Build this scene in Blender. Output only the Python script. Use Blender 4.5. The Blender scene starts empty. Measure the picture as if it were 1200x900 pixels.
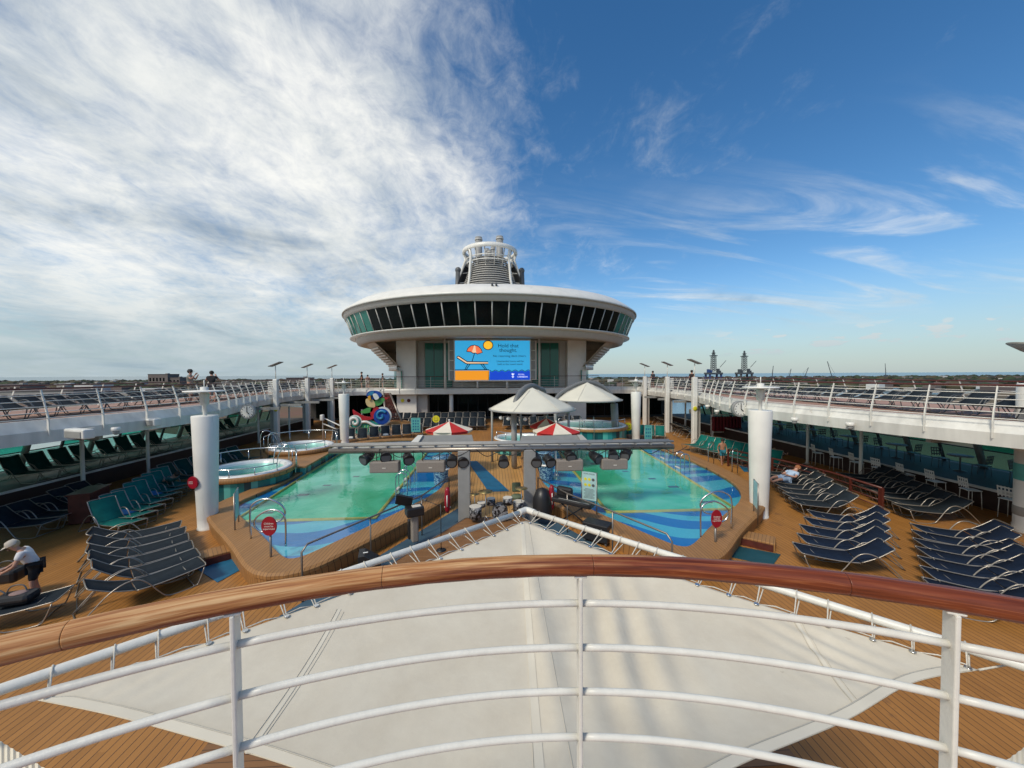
import bpy, bmesh, math, random
from mathutils import Vector, Matrix
random.seed(7)
sc = bpy.context.scene
COL = sc.collection
R = math.radians
# ------------------------------------------------------------------ camera frame
EYE = Vector((0, 0, 5.4)); F = 433.0
_y, _p, _r = R(3.0), R(1.52), R(0.30)
FW = Vector((math.sin(_y)*math.cos(_p), math.cos(_y)*math.cos(_p), -math.sin(_p)))
_r0 = Vector((math.cos(_y), -math.sin(_y), 0)); _u0 = _r0.cross(FW)
RT = _r0*math.cos(_r) - _u0*math.sin(_r); UP = _r0*math.sin(_r) + _u0*math.cos(_r)
def ray(px, py): return FW + RT*((px-600)/F) - UP*((py-450)/F)
def P(px, py, z=0.0):            # a point of the place on the level z
    d = ray(px, py); return EYE + d*((z-EYE.z)/d.z)
def YP(px, py, y):               # a point of the place at distance y
    d = ray(px, py); return EYE + d*(y/d.y)
cam = bpy.data.cameras.new('camera'); cob = bpy.data.objects.new('camera', cam); COL.objects.link(cob)
cam.sensor_width = 36; cam.lens = 36*F/1200; cam.clip_start = 0.02; cam.clip_end = 60000
m = Matrix((RT, UP, -FW)).transposed().to_4x4(); m.translation = EYE
cob.matrix_world = m; sc.camera = cob
# ------------------------------------------------------------------ materials
def newmat(n):
    m = bpy.data.materials.new(n); m.use_nodes = True
    return m, m.node_tree.nodes, m.node_tree.links, m.node_tree.nodes['Principled BSDF']
def mat(n, col, rough=.5, metal=0, noise=.12, scale=3.0, bump=0.0, bscale=40, spec=.5, emit=0, streak=None):
    """plain surface with uneven tone: two scales of noise on the colour, noise on the gloss"""
    m, N, L, b = newmat(n)
    tc = N.new('ShaderNodeTexCoord'); nz = N.new('ShaderNodeTexNoise'); nz.inputs['Scale'].default_value = scale
    nz.inputs['Detail'].default_value = 8
    if streak:
        mp = N.new('ShaderNodeMapping'); mp.inputs['Scale'].default_value = streak
        L.new(tc.outputs['Object'], mp.inputs[0]); L.new(mp.outputs[0], nz.inputs[0])
    else: L.new(tc.outputs['Object'], nz.inputs[0])
    mr = N.new('ShaderNodeMapRange'); mr.inputs[1].default_value = .3; mr.inputs[2].default_value = .7
    mr.inputs[3].default_value = 1-noise; mr.inputs[4].default_value = 1+noise*.6
    L.new(nz.outputs[0], mr.inputs[0])
    mx = N.new('ShaderNodeVectorMath'); mx.operation = 'SCALE'; mx.inputs[0].default_value = col
    L.new(mr.outputs[0], mx.inputs['Scale']); L.new(mx.outputs[0], b.inputs['Base Color'])
    b.inputs['Roughness'].default_value = rough; b.inputs['Metallic'].default_value = metal
    b.inputs['Specular IOR Level'].default_value = spec
    if emit:
        b.inputs['Emission Color'].default_value = (*col, 1); b.inputs['Emission Strength'].default_value = emit
    if bump:
        n2 = N.new('ShaderNodeTexNoise'); n2.inputs['Scale'].default_value = bscale; n2.inputs['Detail'].default_value = 6
        L.new(tc.outputs['Object'], n2.inputs[0])
        bp = N.new('ShaderNodeBump'); bp.inputs['Strength'].default_value = bump; bp.inputs['Distance'].default_value = .01
        L.new(n2.outputs[0], bp.inputs['Height']); L.new(bp.outputs[0], b.inputs['Normal'])
    return m
def mth(N, L, op, a, b=None, c=None):
    n = N.new('ShaderNodeMath'); n.operation = op
    for i, v in enumerate((a, b, c)):
        if v is None: continue
        if isinstance(v, (int, float)): n.inputs[i].default_value = v
        else: L.new(v, n.inputs[i])
    return n.outputs[0]
def ramp(N, L, fac, stops):
    r = N.new('ShaderNodeValToRGB'); L.new(fac, r.inputs[0]); e = r.color_ramp.elements
    while len(e) < len(stops): e.new(.5)
    for q, (p, c) in zip(e, stops): q.position = p; q.color = (*c, 1)
    return r.outputs[0]
def planks(n, c1, c2, w=.115, axis='X', seam=.085, seamcol=(.05, .025, .012), rough=.55, stain=.35):
    m, N, L, b = newmat(n)
    tc = N.new('ShaderNodeTexCoord'); sp = N.new('ShaderNodeSeparateXYZ'); L.new(tc.outputs['Object'], sp.inputs[0])
    a = sp.outputs[axis]; o = sp.outputs['Y' if axis == 'X' else 'X']
    s = mth(N, L, 'DIVIDE', a, w); fl = mth(N, L, 'FLOOR', s); fr = mth(N, L, 'FRACT', s)
    ln = mth(N, L, 'DIVIDE', o, 2.4); ln = mth(N, L, 'ADD', ln, mth(N, L, 'MULTIPLY', fl, .37)); lf = mth(N, L, 'FLOOR', ln)
    cb = N.new('ShaderNodeCombineXYZ'); L.new(fl, cb.inputs[0]); L.new(lf, cb.inputs[1])
    wn = N.new('ShaderNodeTexWhiteNoise'); wn.noise_dimensions = '3D'; L.new(cb.outputs[0], wn.inputs[0])
    nz = N.new('ShaderNodeTexNoise'); nz.inputs['Scale'].default_value = .45; nz.inputs['Detail'].default_value = 7
    nz.inputs['Roughness'].default_value = .65
    L.new(tc.outputs['Object'], nz.inputs[0])
    mp = N.new('ShaderNodeMapping'); mp.inputs['Scale'].default_value = (40, 2.5, 10) if axis == 'X' else (2.5, 40, 10)
    L.new(tc.outputs['Object'], mp.inputs[0])
    gr = N.new('ShaderNodeTexNoise'); gr.inputs['Scale'].default_value = 1; gr.inputs['Detail'].default_value = 4; L.new(mp.outputs[0], gr.inputs[0])
    f = mth(N, L, 'ADD', mth(N, L, 'MULTIPLY', wn.outputs[0], .22), mth(N, L, 'MULTIPLY', nz.outputs[0], stain+.2))
    f = mth(N, L, 'ADD', f, mth(N, L, 'MULTIPLY', gr.outputs[0], .35))
    c = ramp(N, L, f, ((.25, c1), (.8, c2)))
    sm = mth(N, L, 'LESS_THAN', fr, seam)
    mx = N.new('ShaderNodeMix'); mx.data_type = 'RGBA'; L.new(sm, mx.inputs[0]); L.new(c, mx.inputs[6]); mx.inputs[7].default_value = (*seamcol, 1)
    L.new(mx.outputs[2], b.inputs['Base Color'])
    rr = mth(N, L, 'ADD', mth(N, L, 'MULTIPLY', nz.outputs[0], .5), rough-.25); L.new(rr, b.inputs['Roughness'])
    bp = N.new('ShaderNodeBump'); bp.inputs['Strength'].default_value = .3; bp.inputs['Distance'].default_value = .004
    L.new(mth(N, L, 'SUBTRACT', gr.outputs[0], sm), bp.inputs['Height']); L.new(bp.outputs[0], b.inputs['Normal'])
    return m
M = {}
M['deck'] = planks('teak_deck', (.30, .128, .026), (.46, .205, .048), w=.13)
M['deck_mid'] = planks('teak_deck_sunlit', (.42, .215, .062), (.58, .33, .11), w=.16)  # sun on the middle deck is put into this paler teak colour
M['coam'] = planks('teak_bench', (.28, .135, .042), (.40, .20, .068), w=.1, axis='X')
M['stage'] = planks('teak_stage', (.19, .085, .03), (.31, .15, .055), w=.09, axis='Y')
M['walk'] = mat('walkway_coating', (.42, .25, .19), .8, noise=.2, scale=.6)
M['white'] = mat('white_paint', (.79, .77, .71), .38, noise=.07, scale=1.2, bump=.08, bscale=6)
M['whiterough'] = mat('white_coating_weathered', (.70, .69, .64), .55, noise=.20, scale=2.5, streak=(1, 1, .15))
M['railwhite'] = mat('white_rail_paint', (.75, .73, .66), .38, noise=.06, scale=25, bump=.10, bscale=90)
M['cream'] = mat('cream_panel', (.66, .62, .54), .5, noise=.06)
M['tan'] = mat('tan_soffit', (.52, .44, .34), .6, noise=.06)
M['grey'] = mat('grey_paint', (.30, .30, .29), .5, noise=.10)
M['dgrey'] = mat('dark_grey_paint', (.10, .105, .11), .45)
M['black'] = mat('black_plastic', (.018, .018, .02), .4)
M['steel'] = mat('stainless_steel', (.62, .63, .64), .22, metal=1, noise=.08)
M['dsteel'] = mat('weathered_steel', (.30, .27, .24), .4, metal=.8)
M['loungeframe'] = mat('lounger_tube_champagne', (.36, .325, .28), .32, metal=.55, noise=.1, scale=8)
M['navy'] = mat('navy_mesh_fabric', (.010, .019, .040), .8, noise=.25, scale=5, bump=.3, bscale=180, spec=.15)
M['slate'] = mat('slate_mesh_fabric', (.020, .028, .036), .8, noise=.25, scale=5, bump=.3, bscale=180, spec=.15)
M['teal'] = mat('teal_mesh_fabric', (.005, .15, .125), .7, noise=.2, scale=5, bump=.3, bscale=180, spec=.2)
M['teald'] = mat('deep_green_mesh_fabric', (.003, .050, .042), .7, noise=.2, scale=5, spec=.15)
M['mat'] = mat('blue_rubber_mat', (.01, .13, .25), .6, noise=.25, scale=2)
M['chan'] = mat('blue_grey_nonslip_mat', (.05, .105, .15), .65, noise=.25, scale=1.4)
M['mattr'] = mat('dark_teal_mat', (.006, .07, .09), .6, noise=.2, scale=2)
M['redm'] = mat('red_canvas', (.55, .025, .02), .7, noise=.1)
M['creamc'] = mat('cream_canvas', (.78, .70, .56), .8, noise=.08)
M['redsign'] = mat('crimson_sign', (.30, .006, .02), .35, noise=.1)
M['yellow'] = mat('yellow_sign', (.75, .68, .03), .5)
M['tealsign'] = mat('teal_sign', (.10, .42, .40), .4, noise=.12, scale=4)
M['signpale'] = mat('pale_sign_panel', (.40, .62, .62), .4)
M['sand'] = mat('sand_orange', (.65, .25, .03), .5)
M['mahog'] = mat('dark_red_wood', (.10, .022, .014), .35, noise=.3, scale=6)
M['spk'] = mat('taupe_speaker', (.27, .235, .20), .65, noise=.1, scale=30)
M['skin'] = mat('skin', (.50, .27, .19), .55); M['skind'] = mat('skin_tanned', (.35, .17, .10), .55)
M['terr'] = mat('mid_grey_facade', (.52, .50, .46), .5, noise=.05)
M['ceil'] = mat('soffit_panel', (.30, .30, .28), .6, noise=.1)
M['tubwhite'] = mat('white_acrylic', (.78, .79, .78), .25, noise=.05)
M['darkroom'] = mat('unlit_interior', (.035, .035, .035), .7)  # near-black colour stands for unlit rooms behind windows and under the walkways
M['rope'] = mat('white_rope', (.62, .58, .50), .85, noise=.2, scale=60)
def glass(n, tint, gloss=.12, rough=.02, see=1.0, base=None):
    m, N, L, b = newmat(n); N.remove(b); out = N['Material Output']
    t = N.new('ShaderNodeBsdfTransparent'); t.inputs[0].default_value = (*tint, 1)
    g = N.new('ShaderNodeBsdfGlossy'); g.inputs['Roughness'].default_value = rough; g.inputs[0].default_value = (.9, .95, .93, 1)
    lw = N.new('ShaderNodeLayerWeight'); lw.inputs[0].default_value = .5
    f = mth(N, L, 'ADD', mth(N, L, 'MULTIPLY', mth(N, L, 'POWER', lw.outputs['Facing'], 5), .9), gloss)
    mx = N.new('ShaderNodeMixShader'); L.new(f, mx.inputs[0]); L.new(g.outputs[0], mx.inputs[2])
    if base:
        d = N.new('ShaderNodeBsdfDiffuse'); d.inputs[0].default_value = (*base, 1)
        m2 = N.new('ShaderNodeMixShader'); m2.inputs[0].default_value = see; L.new(d.outputs[0], m2.inputs[1]); L.new(t.outputs[0], m2.inputs[2])
        L.new(m2.outputs[0], mx.inputs[1])
    else: L.new(t.outputs[0], mx.inputs[1])
    L.new(mx.outputs[0], out.inputs[0]); return m
M['gteal'] = glass('teal_tinted_glass', (.07, .66, .50), .05, see=.55, base=(.008, .30, .23))
M['glow'] = glass('pale_teal_glass', (.42, .90, .80), .05, see=.62, base=(.05, .38, .31))
M['gclear'] = glass('clear_glass', (.80, .95, .93), .05)
M['gdark'] = glass('dark_glass', (.10, .14, .13), .008, rough=.12, see=.15, base=(.005, .008, .008))
M['gfac'] = glass('green_facade_glass', (.05, .3, .25), .04, rough=.08, see=.1, base=(.018, .21, .165))
def water(n, tint, bump=.12, scale=1.6):
    m, N, L, b = newmat(n); N.remove(b); out = N['Material Output']
    tc = N.new('ShaderNodeTexCoord'); nz = N.new('ShaderNodeTexNoise'); nz.inputs['Scale'].default_value = scale; nz.inputs['Detail'].default_value = 3
    L.new(tc.outputs['Object'], nz.inputs[0])
    bp = N.new('ShaderNodeBump'); bp.inputs['Strength'].default_value = bump; bp.inputs['Distance'].default_value = .05; L.new(nz.outputs[0], bp.inputs['Height'])
    t = N.new('ShaderNodeBsdfTransparent'); t.inputs[0].default_value = (*tint, 1)
    g = N.new('ShaderNodeBsdfGlossy'); g.inputs['Roughness'].default_value = .03; L.new(bp.outputs[0], g.inputs['Normal'])
    lw = N.new('ShaderNodeLayerWeight'); lw.inputs[0].default_value = .5; L.new(bp.outputs[0], lw.inputs['Normal'])
    fr = mth(N, L, 'ADD', mth(N, L, 'MULTIPLY', mth(N, L, 'POWER', lw.outputs['Facing'], 5), .80), .10)
    mx = N.new('ShaderNodeMixShader'); L.new(fr, mx.inputs[0]); L.new(t.outputs[0], mx.inputs[1]); L.new(g.outputs[0], mx.inputs[2])
    L.new(mx.outputs[0], out.inputs[0]); return m
M['water'] = water('pool_water', (.70, .95, .90), .13, 2.2)
M['tubwater'] = water('tub_water', (.60, .95, .90), .5, 4)
def basin():
    m, N, L, b = newmat('green_basin_lining')
    tc = N.new('ShaderNodeTexCoord'); nz = N.new('ShaderNodeTexNoise'); nz.inputs['Scale'].default_value = .35; nz.inputs['Detail'].default_value = 3
    nz.inputs['Distortion'].default_value = .8
    L.new(tc.outputs['Object'], nz.inputs[0])
    c = ramp(N, L, nz.outputs[0], ((.36, (.04, .45, .24)), (.50, (.12, .57, .36)), (.62, (.32, .70, .52))))
    L.new(c, b.inputs['Base Color']); b.inputs['Roughness'].default_value = .5; return m
M['basin'] = basin()
def bluetile():
    m, N, L, b = newmat('blue_patchwork_tiles')
    tc = N.new('ShaderNodeTexCoord'); sp = N.new('ShaderNodeSeparateXYZ'); L.new(tc.outputs['Object'], sp.inputs[0])
    ax = mth(N, L, 'ABSOLUTE', sp.outputs[0])
    nz = N.new('ShaderNodeTexNoise'); nz.inputs['Scale'].default_value = .22; nz.inputs['Detail'].default_value = 0; L.new(tc.outputs['Object'], nz.inputs[0])
    f = mth(N, L, 'ADD', mth(N, L, 'MULTIPLY', sp.outputs[1], .62), mth(N, L, 'MULTIPLY', ax, .20))
    f = mth(N, L, 'ADD', f, mth(N, L, 'MULTIPLY', nz.outputs[0], 2.6)); s = mth(N, L, 'FRACT', f); k = mth(N, L, 'FLOOR', f)
    w = N.new('ShaderNodeTexWhiteNoise'); w.noise_dimensions = '1D'; L.new(k, w.inputs['W'])
    a = mth(N, L, 'LESS_THAN', s, mth(N, L, 'ADD', mth(N, L, 'MULTIPLY', w.outputs[0], .3), .38))
    mx = N.new('ShaderNodeMix'); mx.data_type = 'RGBA'; L.new(a, mx.inputs[0]); mx.inputs[6].default_value = (.16, .56, .80, 1); mx.inputs[7].default_value = (.008, .19, .62, 1)
    v = N.new('ShaderNodeTexBrick'); v.inputs['Scale'].default_value = 8; v.offset = 0
    L.new(tc.outputs['Object'], v.inputs[0]); v.inputs['Mortar Size'].default_value = .012; v.inputs['Brick Width'].default_value = .5; v.inputs['Row Height'].default_value = .5
    v.inputs['Color1'].default_value = (1, 1, 1, 1); v.inputs['Color2'].default_value = (.90, .93, .95, 1); v.inputs['Mortar'].default_value = (.7, .75, .8, 1)
    mu = N.new('ShaderNodeMix'); mu.data_type = 'RGBA'; mu.blend_type = 'MULTIPLY'; mu.inputs[0].default_value = 1; L.new(mx.outputs[2], mu.inputs[6]); L.new(v.outputs[0], mu.inputs[7])
    L.new(mu.outputs[2], b.inputs['Base Color']); b.inputs['Roughness'].default_value = .35; return m
M['blue'] = bluetile()
def stripes(n, cols, ang=True, k=46):
    """vertical tile stripes round a tub (by angle) or along a wall (by position)"""
    m, N, L, b = newmat(n)
    tc = N.new('ShaderNodeTexCoord'); sp = N.new('ShaderNodeSeparateXYZ'); L.new(tc.outputs['Object'], sp.inputs[0])
    if ang: a = mth(N, L, 'MULTIPLY', mth(N, L, 'ARCTAN2', sp.outputs[1], sp.outputs[0]), k/6.2832)
    else: a = mth(N, L, 'MULTIPLY', mth(N, L, 'ADD', sp.outputs[1], sp.outputs[0]), k)
    w = N.new('ShaderNodeTexWhiteNoise'); w.noise_dimensions = '1D'; L.new(mth(N, L, 'FLOOR', a), w.inputs['W'])
    c = ramp(N, L, w.outputs[0], [(i/len(cols), c) for i, c in enumerate(cols)])
    N[c.node.name].color_ramp.interpolation = 'CONSTANT'
    L.new(c, b.inputs['Base Color']); b.inputs['Roughness'].default_value = .25; return m
TC = [(.006, .09, .10), (.03, .28, .26), (.012, .17, .17), (.10, .42, .38), (.004, .055, .07)]
M['tiles'] = stripes('teal_stripe_tiles', TC); M['tilesw'] = stripes('teal_stripe_tiles_wall', TC, False, 3.2)
def mosaic(n, c1, c2, s=22):
    m, N, L, b = newmat(n)
    tc = N.new('ShaderNodeTexCoord'); v = N.new('ShaderNodeTexVoronoi'); v.inputs['Scale'].default_value = s; L.new(tc.outputs['Object'], v.inputs[0])
    sp = N.new('ShaderNodeSeparateColor'); L.new(v.outputs['Color'], sp.inputs[0])
    c = ramp(N, L, sp.outputs[0], ((.35, c1), (.65, c2))); L.new(c, b.inputs['Base Color']); b.inputs['Roughness'].default_value = .4; return m
M['mosaic'] = mosaic('blue_mosaic', (.01, .06, .18), (.25, .45, .55))
M['drumshell'] = mosaic('sparkle_drum_wrap', (.01, .01, .012), (.25, .25, .26), 14)
def canvas():
    m, N, L, b = newmat('sail_canvas')
    tc = N.new('ShaderNodeTexCoord'); nz = N.new('ShaderNodeTexNoise'); nz.inputs['Scale'].default_value = 1.7; nz.inputs['Detail'].default_value = 9; nz.inputs['Roughness'].default_value = .7
    L.new(tc.outputs['Object'], nz.inputs[0])
    c = ramp(N, L, nz.outputs[0], ((.3, (.60, .53, .415)), (.7, (.71, .645, .52))))
    v = N.new('ShaderNodeTexVoronoi'); v.inputs['Scale'].default_value = 9; L.new(tc.outputs['Object'], v.inputs[0])
    d = mth(N, L, 'LESS_THAN', v.outputs['Distance'], .022)
    mx = N.new('ShaderNodeMix'); mx.data_type = 'RGBA'; L.new(mth(N, L, 'MULTIPLY', d, .35), mx.inputs[0]); L.new(c, mx.inputs[6]); mx.inputs[7].default_value = (.30, .25, .18, 1)
    L.new(mx.outputs[2], b.inputs['Base Color']); b.inputs['Roughness'].default_value = .85
    w = N.new('ShaderNodeTexNoise'); w.inputs['Scale'].default_value = 300; L.new(tc.outputs['Object'], w.inputs[0])
    bp = N.new('ShaderNodeBump'); bp.inputs['Strength'].default_value = .25; bp.inputs['Distance'].default_value = .002; L.new(w.outputs[0], bp.inputs['Height'])
    n3 = N.new('ShaderNodeTexNoise'); n3.inputs['Scale'].default_value = 1.6; n3.inputs['Detail'].default_value = 5; L.new(tc.outputs['Object'], n3.inputs[0])
    b2 = N.new('ShaderNodeBump'); b2.inputs['Strength'].default_value = .35; b2.inputs['Distance'].default_value = .05; L.new(n3.outputs[0], b2.inputs['Height']); L.new(bp.outputs[0], b2.inputs['Normal'])
    L.new(b2.outputs[0], b.inputs['Normal']); return m
M['canvas'] = canvas()
def handwood():
    m, N, L, b = newmat('varnished_handrail_wood')
    tc = N.new('ShaderNodeTexCoord'); sp = N.new('ShaderNodeSeparateXYZ'); L.new(tc.outputs['Object'], sp.inputs[0])
    # grain along the arc: angle and height
    an = mth(N, L, 'ARCTAN2', mth(N, L, 'SUBTRACT', sp.outputs[0], .1), mth(N, L, 'ADD', sp.outputs[1], 1.33))
    cb = N.new('ShaderNodeCombineXYZ'); L.new(mth(N, L, 'MULTIPLY', an, 9), cb.inputs[0])
    rad = mth(N, L, 'SQRT', mth(N, L, 'ADD', mth(N, L, 'POWER', mth(N, L, 'SUBTRACT', sp.outputs[0], .1), 2), mth(N, L, 'POWER', mth(N, L, 'ADD', sp.outputs[1], 1.33), 2)))
    L.new(mth(N, L, 'MULTIPLY', rad, 110), cb.inputs[1]); L.new(mth(N, L, 'MULTIPLY', sp.outputs[2], 110), cb.inputs[2])
    g = N.new('ShaderNodeTexNoise'); g.inputs['Scale'].default_value = 1; g.inputs['Detail'].default_value = 6; g.inputs['Distortion'].default_value = .6; L.new(cb.outputs[0], g.inputs[0])
    red = ramp(N, L, g.outputs[0], ((.3, (.085, .016, .004)), (.55, (.20, .042, .010)), (.72, (.34, .11, .035))))
    tan = ramp(N, L, g.outputs[0], ((.3, (.24, .07, .018)), (.47, (.46, .20, .065)), (.66, (.68, .42, .20))))
    # varnish worn away on the upper side, most of all at the left end
    n2 = N.new('ShaderNodeTexNoise'); n2.inputs['Scale'].default_value = .35; n2.inputs['Detail'].default_value = 5; L.new(cb.outputs[0], n2.inputs[0])
    hz = mth(N, L, 'MULTIPLY', mth(N, L, 'SUBTRACT', sp.outputs[2], 4.87), 17)
    lf = mth(N, L, 'SUBTRACT', mth(N, L, 'MULTIPLY', an, -1.15), .14)
    wv = mth(N, L, 'ADD', mth(N, L, 'ADD', hz, lf), mth(N, L, 'MULTIPLY', n2.outputs[0], 1.3))
    mr = N.new('ShaderNodeMapRange'); L.new(wv, mr.inputs[0]); mr.inputs[1].default_value = .80; mr.inputs[2].default_value = 1.05
    mx = N.new('ShaderNodeMix'); mx.data_type = 'RGBA'; L.new(mr.outputs[0], mx.inputs[0]); L.new(red, mx.inputs[6]); L.new(tan, mx.inputs[7])
    L.new(mx.outputs[2], b.inputs['Base Color'])
    L.new(mth(N, L, 'ADD', mth(N, L, 'MULTIPLY', mr.outputs[0], .3), .36), b.inputs['Roughness'])
    bp = N.new('ShaderNodeBump'); bp.inputs['Strength'].default_value = .8; bp.inputs['Distance'].default_value = .003; L.new(g.outputs[0], bp.inputs['Height']); L.new(bp.outputs[0], b.inputs['Normal'])
    return m
M['handwood'] = handwood()
def speckle(m, col, scale, thr, streak=(1,1,1)):
    """chips and rust marks: small uneven spots mixed over the base colour"""
    N, L = m.node_tree.nodes, m.node_tree.links; b = N['Principled BSDF']; src = b.inputs['Base Color'].links[0].from_socket
    tc = N.new('ShaderNodeTexCoord'); mp = N.new('ShaderNodeMapping'); mp.inputs['Scale'].default_value = streak; L.new(tc.outputs['Object'], mp.inputs[0])
    n = N.new('ShaderNodeTexNoise'); n.inputs['Scale'].default_value = scale; n.inputs['Detail'].default_value = 5; n.inputs['Roughness'].default_value = .7; L.new(mp.outputs[0], n.inputs[0])
    r = N.new('ShaderNodeMapRange'); L.new(n.outputs[0], r.inputs[0]); r.inputs[1].default_value = thr; r.inputs[2].default_value = thr+.06; r.inputs[4].default_value = .75
    mx = N.new('ShaderNodeMix'); mx.data_type = 'RGBA'; L.new(r.outputs[0], mx.inputs[0]); L.new(src, mx.inputs[6]); mx.inputs[7].default_value = (*col, 1); L.new(mx.outputs[2], b.inputs['Base Color'])
speckle(M['railwhite'], (.34, .25, .17), 38, .70)
speckle(M['whiterough'], (.42, .36, .28), 2.2, .66, (1, 1, .12))
speckle(M['white'], (.60, .56, .48), 1.6, .62, (1.5, 1.5, .15))
speckle(M['deck'], (.20, .095, .035), .9, .60)
speckle(M['canvas'], (.44, .38, .29), 5.5, .69)
# ------------------------------------------------------------------ mesh helpers
class MB:
    def __init__(s): s.v = []; s.f = []; s.sm = []; s.mi = []; s.cur = 0
    def add(s, vs, fs, smooth=False):
        o = len(s.v); s.v += [tuple(v) for v in vs]
        for f in fs: s.f.append([i+o for i in f]); s.sm.append(smooth); s.mi.append(s.cur)
        return s
    def box(s, c, d, rz=0, bev=0, M4=None):
        x, y, z = d[0]/2, d[1]/2, d[2]/2
        if bev:
            bm = bmesh.new(); bmesh.ops.create_cube(bm, size=1)
            bmesh.ops.scale(bm, vec=d, verts=bm.verts)
            bmesh.ops.bevel(bm, geom=bm.edges[:], offset=bev, segments=2, profile=.5, affect='EDGES')
            vs = [v.co.copy() for v in bm.verts]; bm.verts.index_update(); fs = [[v.index for v in f.verts] for f in bm.faces]; bm.free()
        else:
            vs = [Vector(a) for a in ((-x,-y,-z),(x,-y,-z),(x,y,-z),(-x,y,-z),(-x,-y,z),(x,-y,z),(x,y,z),(-x,y,z))]
            fs = [(3,2,1,0),(4,5,6,7),(0,1,5,4),(1,2,6,5),(2,3,7,6),(3,0,4,7)]
        rot = M4 if M4 is not None else Matrix.Rotation(rz, 4, 'Z')
        return s.add([Vector(c)+(rot @ v) for v in vs], fs, False)
    def tube(s, pts, r, n=8, caps=True, closed=False, smooth=True):
        pts = [Vector(p) for p in pts]; rs = r if isinstance(r, (list, tuple)) else [r]*len(pts)
        vs = []; N = len(pts); prev = None
        for i, p in enumerate(pts):
            if closed: t = pts[(i+1) % N]-pts[i-1]
            else: t = pts[min(i+1, N-1)]-pts[max(i-1, 0)]
            t.normalize()
            if prev is None:
                a = Vector((0,0,1)) if abs(t.z) < .9 else Vector((1,0,0)); a = (a-t*a.dot(t)).normalized()
            else: a = (prev-t*prev.dot(t)).normalized()
            prev = a; b = t.cross(a)
            for k in range(n):
                q = 2*math.pi*k/n; vs.append(p+(a*math.cos(q)+b*math.sin(q))*rs[i])
        fs = []
        for i in range(N if closed else N-1):
            j = (i+1) % N
            for k in range(n): fs.append((i*n+k, i*n+(k+1) % n, j*n+(k+1) % n, j*n+k))
        s.add(vs, fs, smooth)
        if caps and not closed:
            s.add(vs[:n], [tuple(range(n))[::-1]]); s.add(vs[-n:], [tuple(range(n))])
        return s
    def lathe(s, prof, c=(0,0,0), n=48, a0=0, a1=2*math.pi, smooth=True, cap=False):
        full = abs(a1-a0-2*math.pi) < 1e-6; m_ = n if full else n+1; k = len(prof); vs = []
        for i in range(m_):
            a = a0+(a1-a0)*i/n
            for r, z in prof: vs.append((c[0]+r*math.cos(a), c[1]+r*math.sin(a), c[2]+z))
        fs = []
        for i in range(n):
            j = (i+1) % m_
            for q in range(k-1): fs.append((i*k+q, j*k+q, j*k+q+1, i*k+q+1))
        s.add(vs, fs, smooth)
        if cap:
            for q in (0, k-1): s.add([vs[i*k+q] for i in range(m_)], [tuple(range(m_))[::(1 if q else -1)]])
        return s
    def prism(s, poly, z0, z1, smooth=False):
        n = len(poly); vs = [(p[0], p[1], z0) for p in poly]+[(p[0], p[1], z1) for p in poly]
        fs = [(i, (i+1) % n, n+(i+1) % n, n+i) for i in range(n)]
        s.add(vs, fs, smooth); s.add(vs, [tuple(range(n))[::-1], tuple(range(n, 2*n))]); return s
    def plate(s, poly, org, ux, uy, th):        # polygon in its own plane given thickness
        org, ux, uy = Vector(org), Vector(ux), Vector(uy); nn = ux.cross(uy).normalized()
        n = len(poly); vs = [org+ux*a+uy*b for a, b in poly]+[org+ux*a+uy*b+nn*th for a, b in poly]
        s.add(vs, [(i, (i+1) % n, n+(i+1) % n, n+i) for i in range(n)]); s.add(vs, [tuple(range(n))[::-1], tuple(range(n, 2*n))]); return s
    def ball(s, c, r, n=12, sq=(1,1,1)):
        vs = []; fs = []
        for i in range(n//2+1):
            t = math.pi*i/(n//2)
            for k in range(n): q = 2*math.pi*k/n; vs.append((c[0]+r*sq[0]*math.sin(t)*math.cos(q), c[1]+r*sq[1]*math.sin(t)*math.sin(q), c[2]+r*sq[2]*math.cos(t)))
        for i in range(n//2):
            for k in range(n): fs.append((i*n+k, (i+1)*n+k, (i+1)*n+(k+1) % n, i*n+(k+1) % n))
        return s.add(vs, fs, True)
    def mesh(s, name, mats):
        me = bpy.data.meshes.new(name); me.from_pydata(s.v, [], s.f)
        me.polygons.foreach_set('use_smooth', s.sm); me.polygons.foreach_set('material_index', s.mi)
        for m_ in (mats if isinstance(mats, (list, tuple)) else [mats]): me.materials.append(m_)
        me.update(); bm = bmesh.new(); bm.from_mesh(me); bmesh.ops.remove_doubles(bm, verts=bm.verts, dist=1e-5) if any(s.sm) else None
        bmesh.ops.recalc_face_normals(bm, faces=bm.faces); bm.to_mesh(me); bm.free(); return me
    def build(s, name, m_, parent=None, loc=None):
        o = bpy.data.objects.new(name, s.mesh(name, m_)); COL.objects.link(o)
        if parent is not None: o.parent = parent
        if loc is not None: o.location = loc
        return o
def tag(o, label=None, cat=None, group=None, kind=None):
    if label: o['label'] = label
    if cat: o['category'] = cat
    if group: o['group'] = group
    if kind: o['kind'] = kind
    return o
def thing(name, label, cat, loc=(0,0,0), rz=0, group=None):
    o = bpy.data.objects.new(name, None); COL.objects.link(o); o.location = loc; o.rotation_euler = (0,0,rz); o.empty_display_size = .1
    return tag(o, label, cat, group)
def struct(o): o['kind'] = 'structure'; return o
def kids(r): return [c for c in KID.get(r.name, [])]
KID = {}
def reindex(r):
    KID[r.name] = list(r.children)
    for c in r.children: reindex(c)
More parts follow.
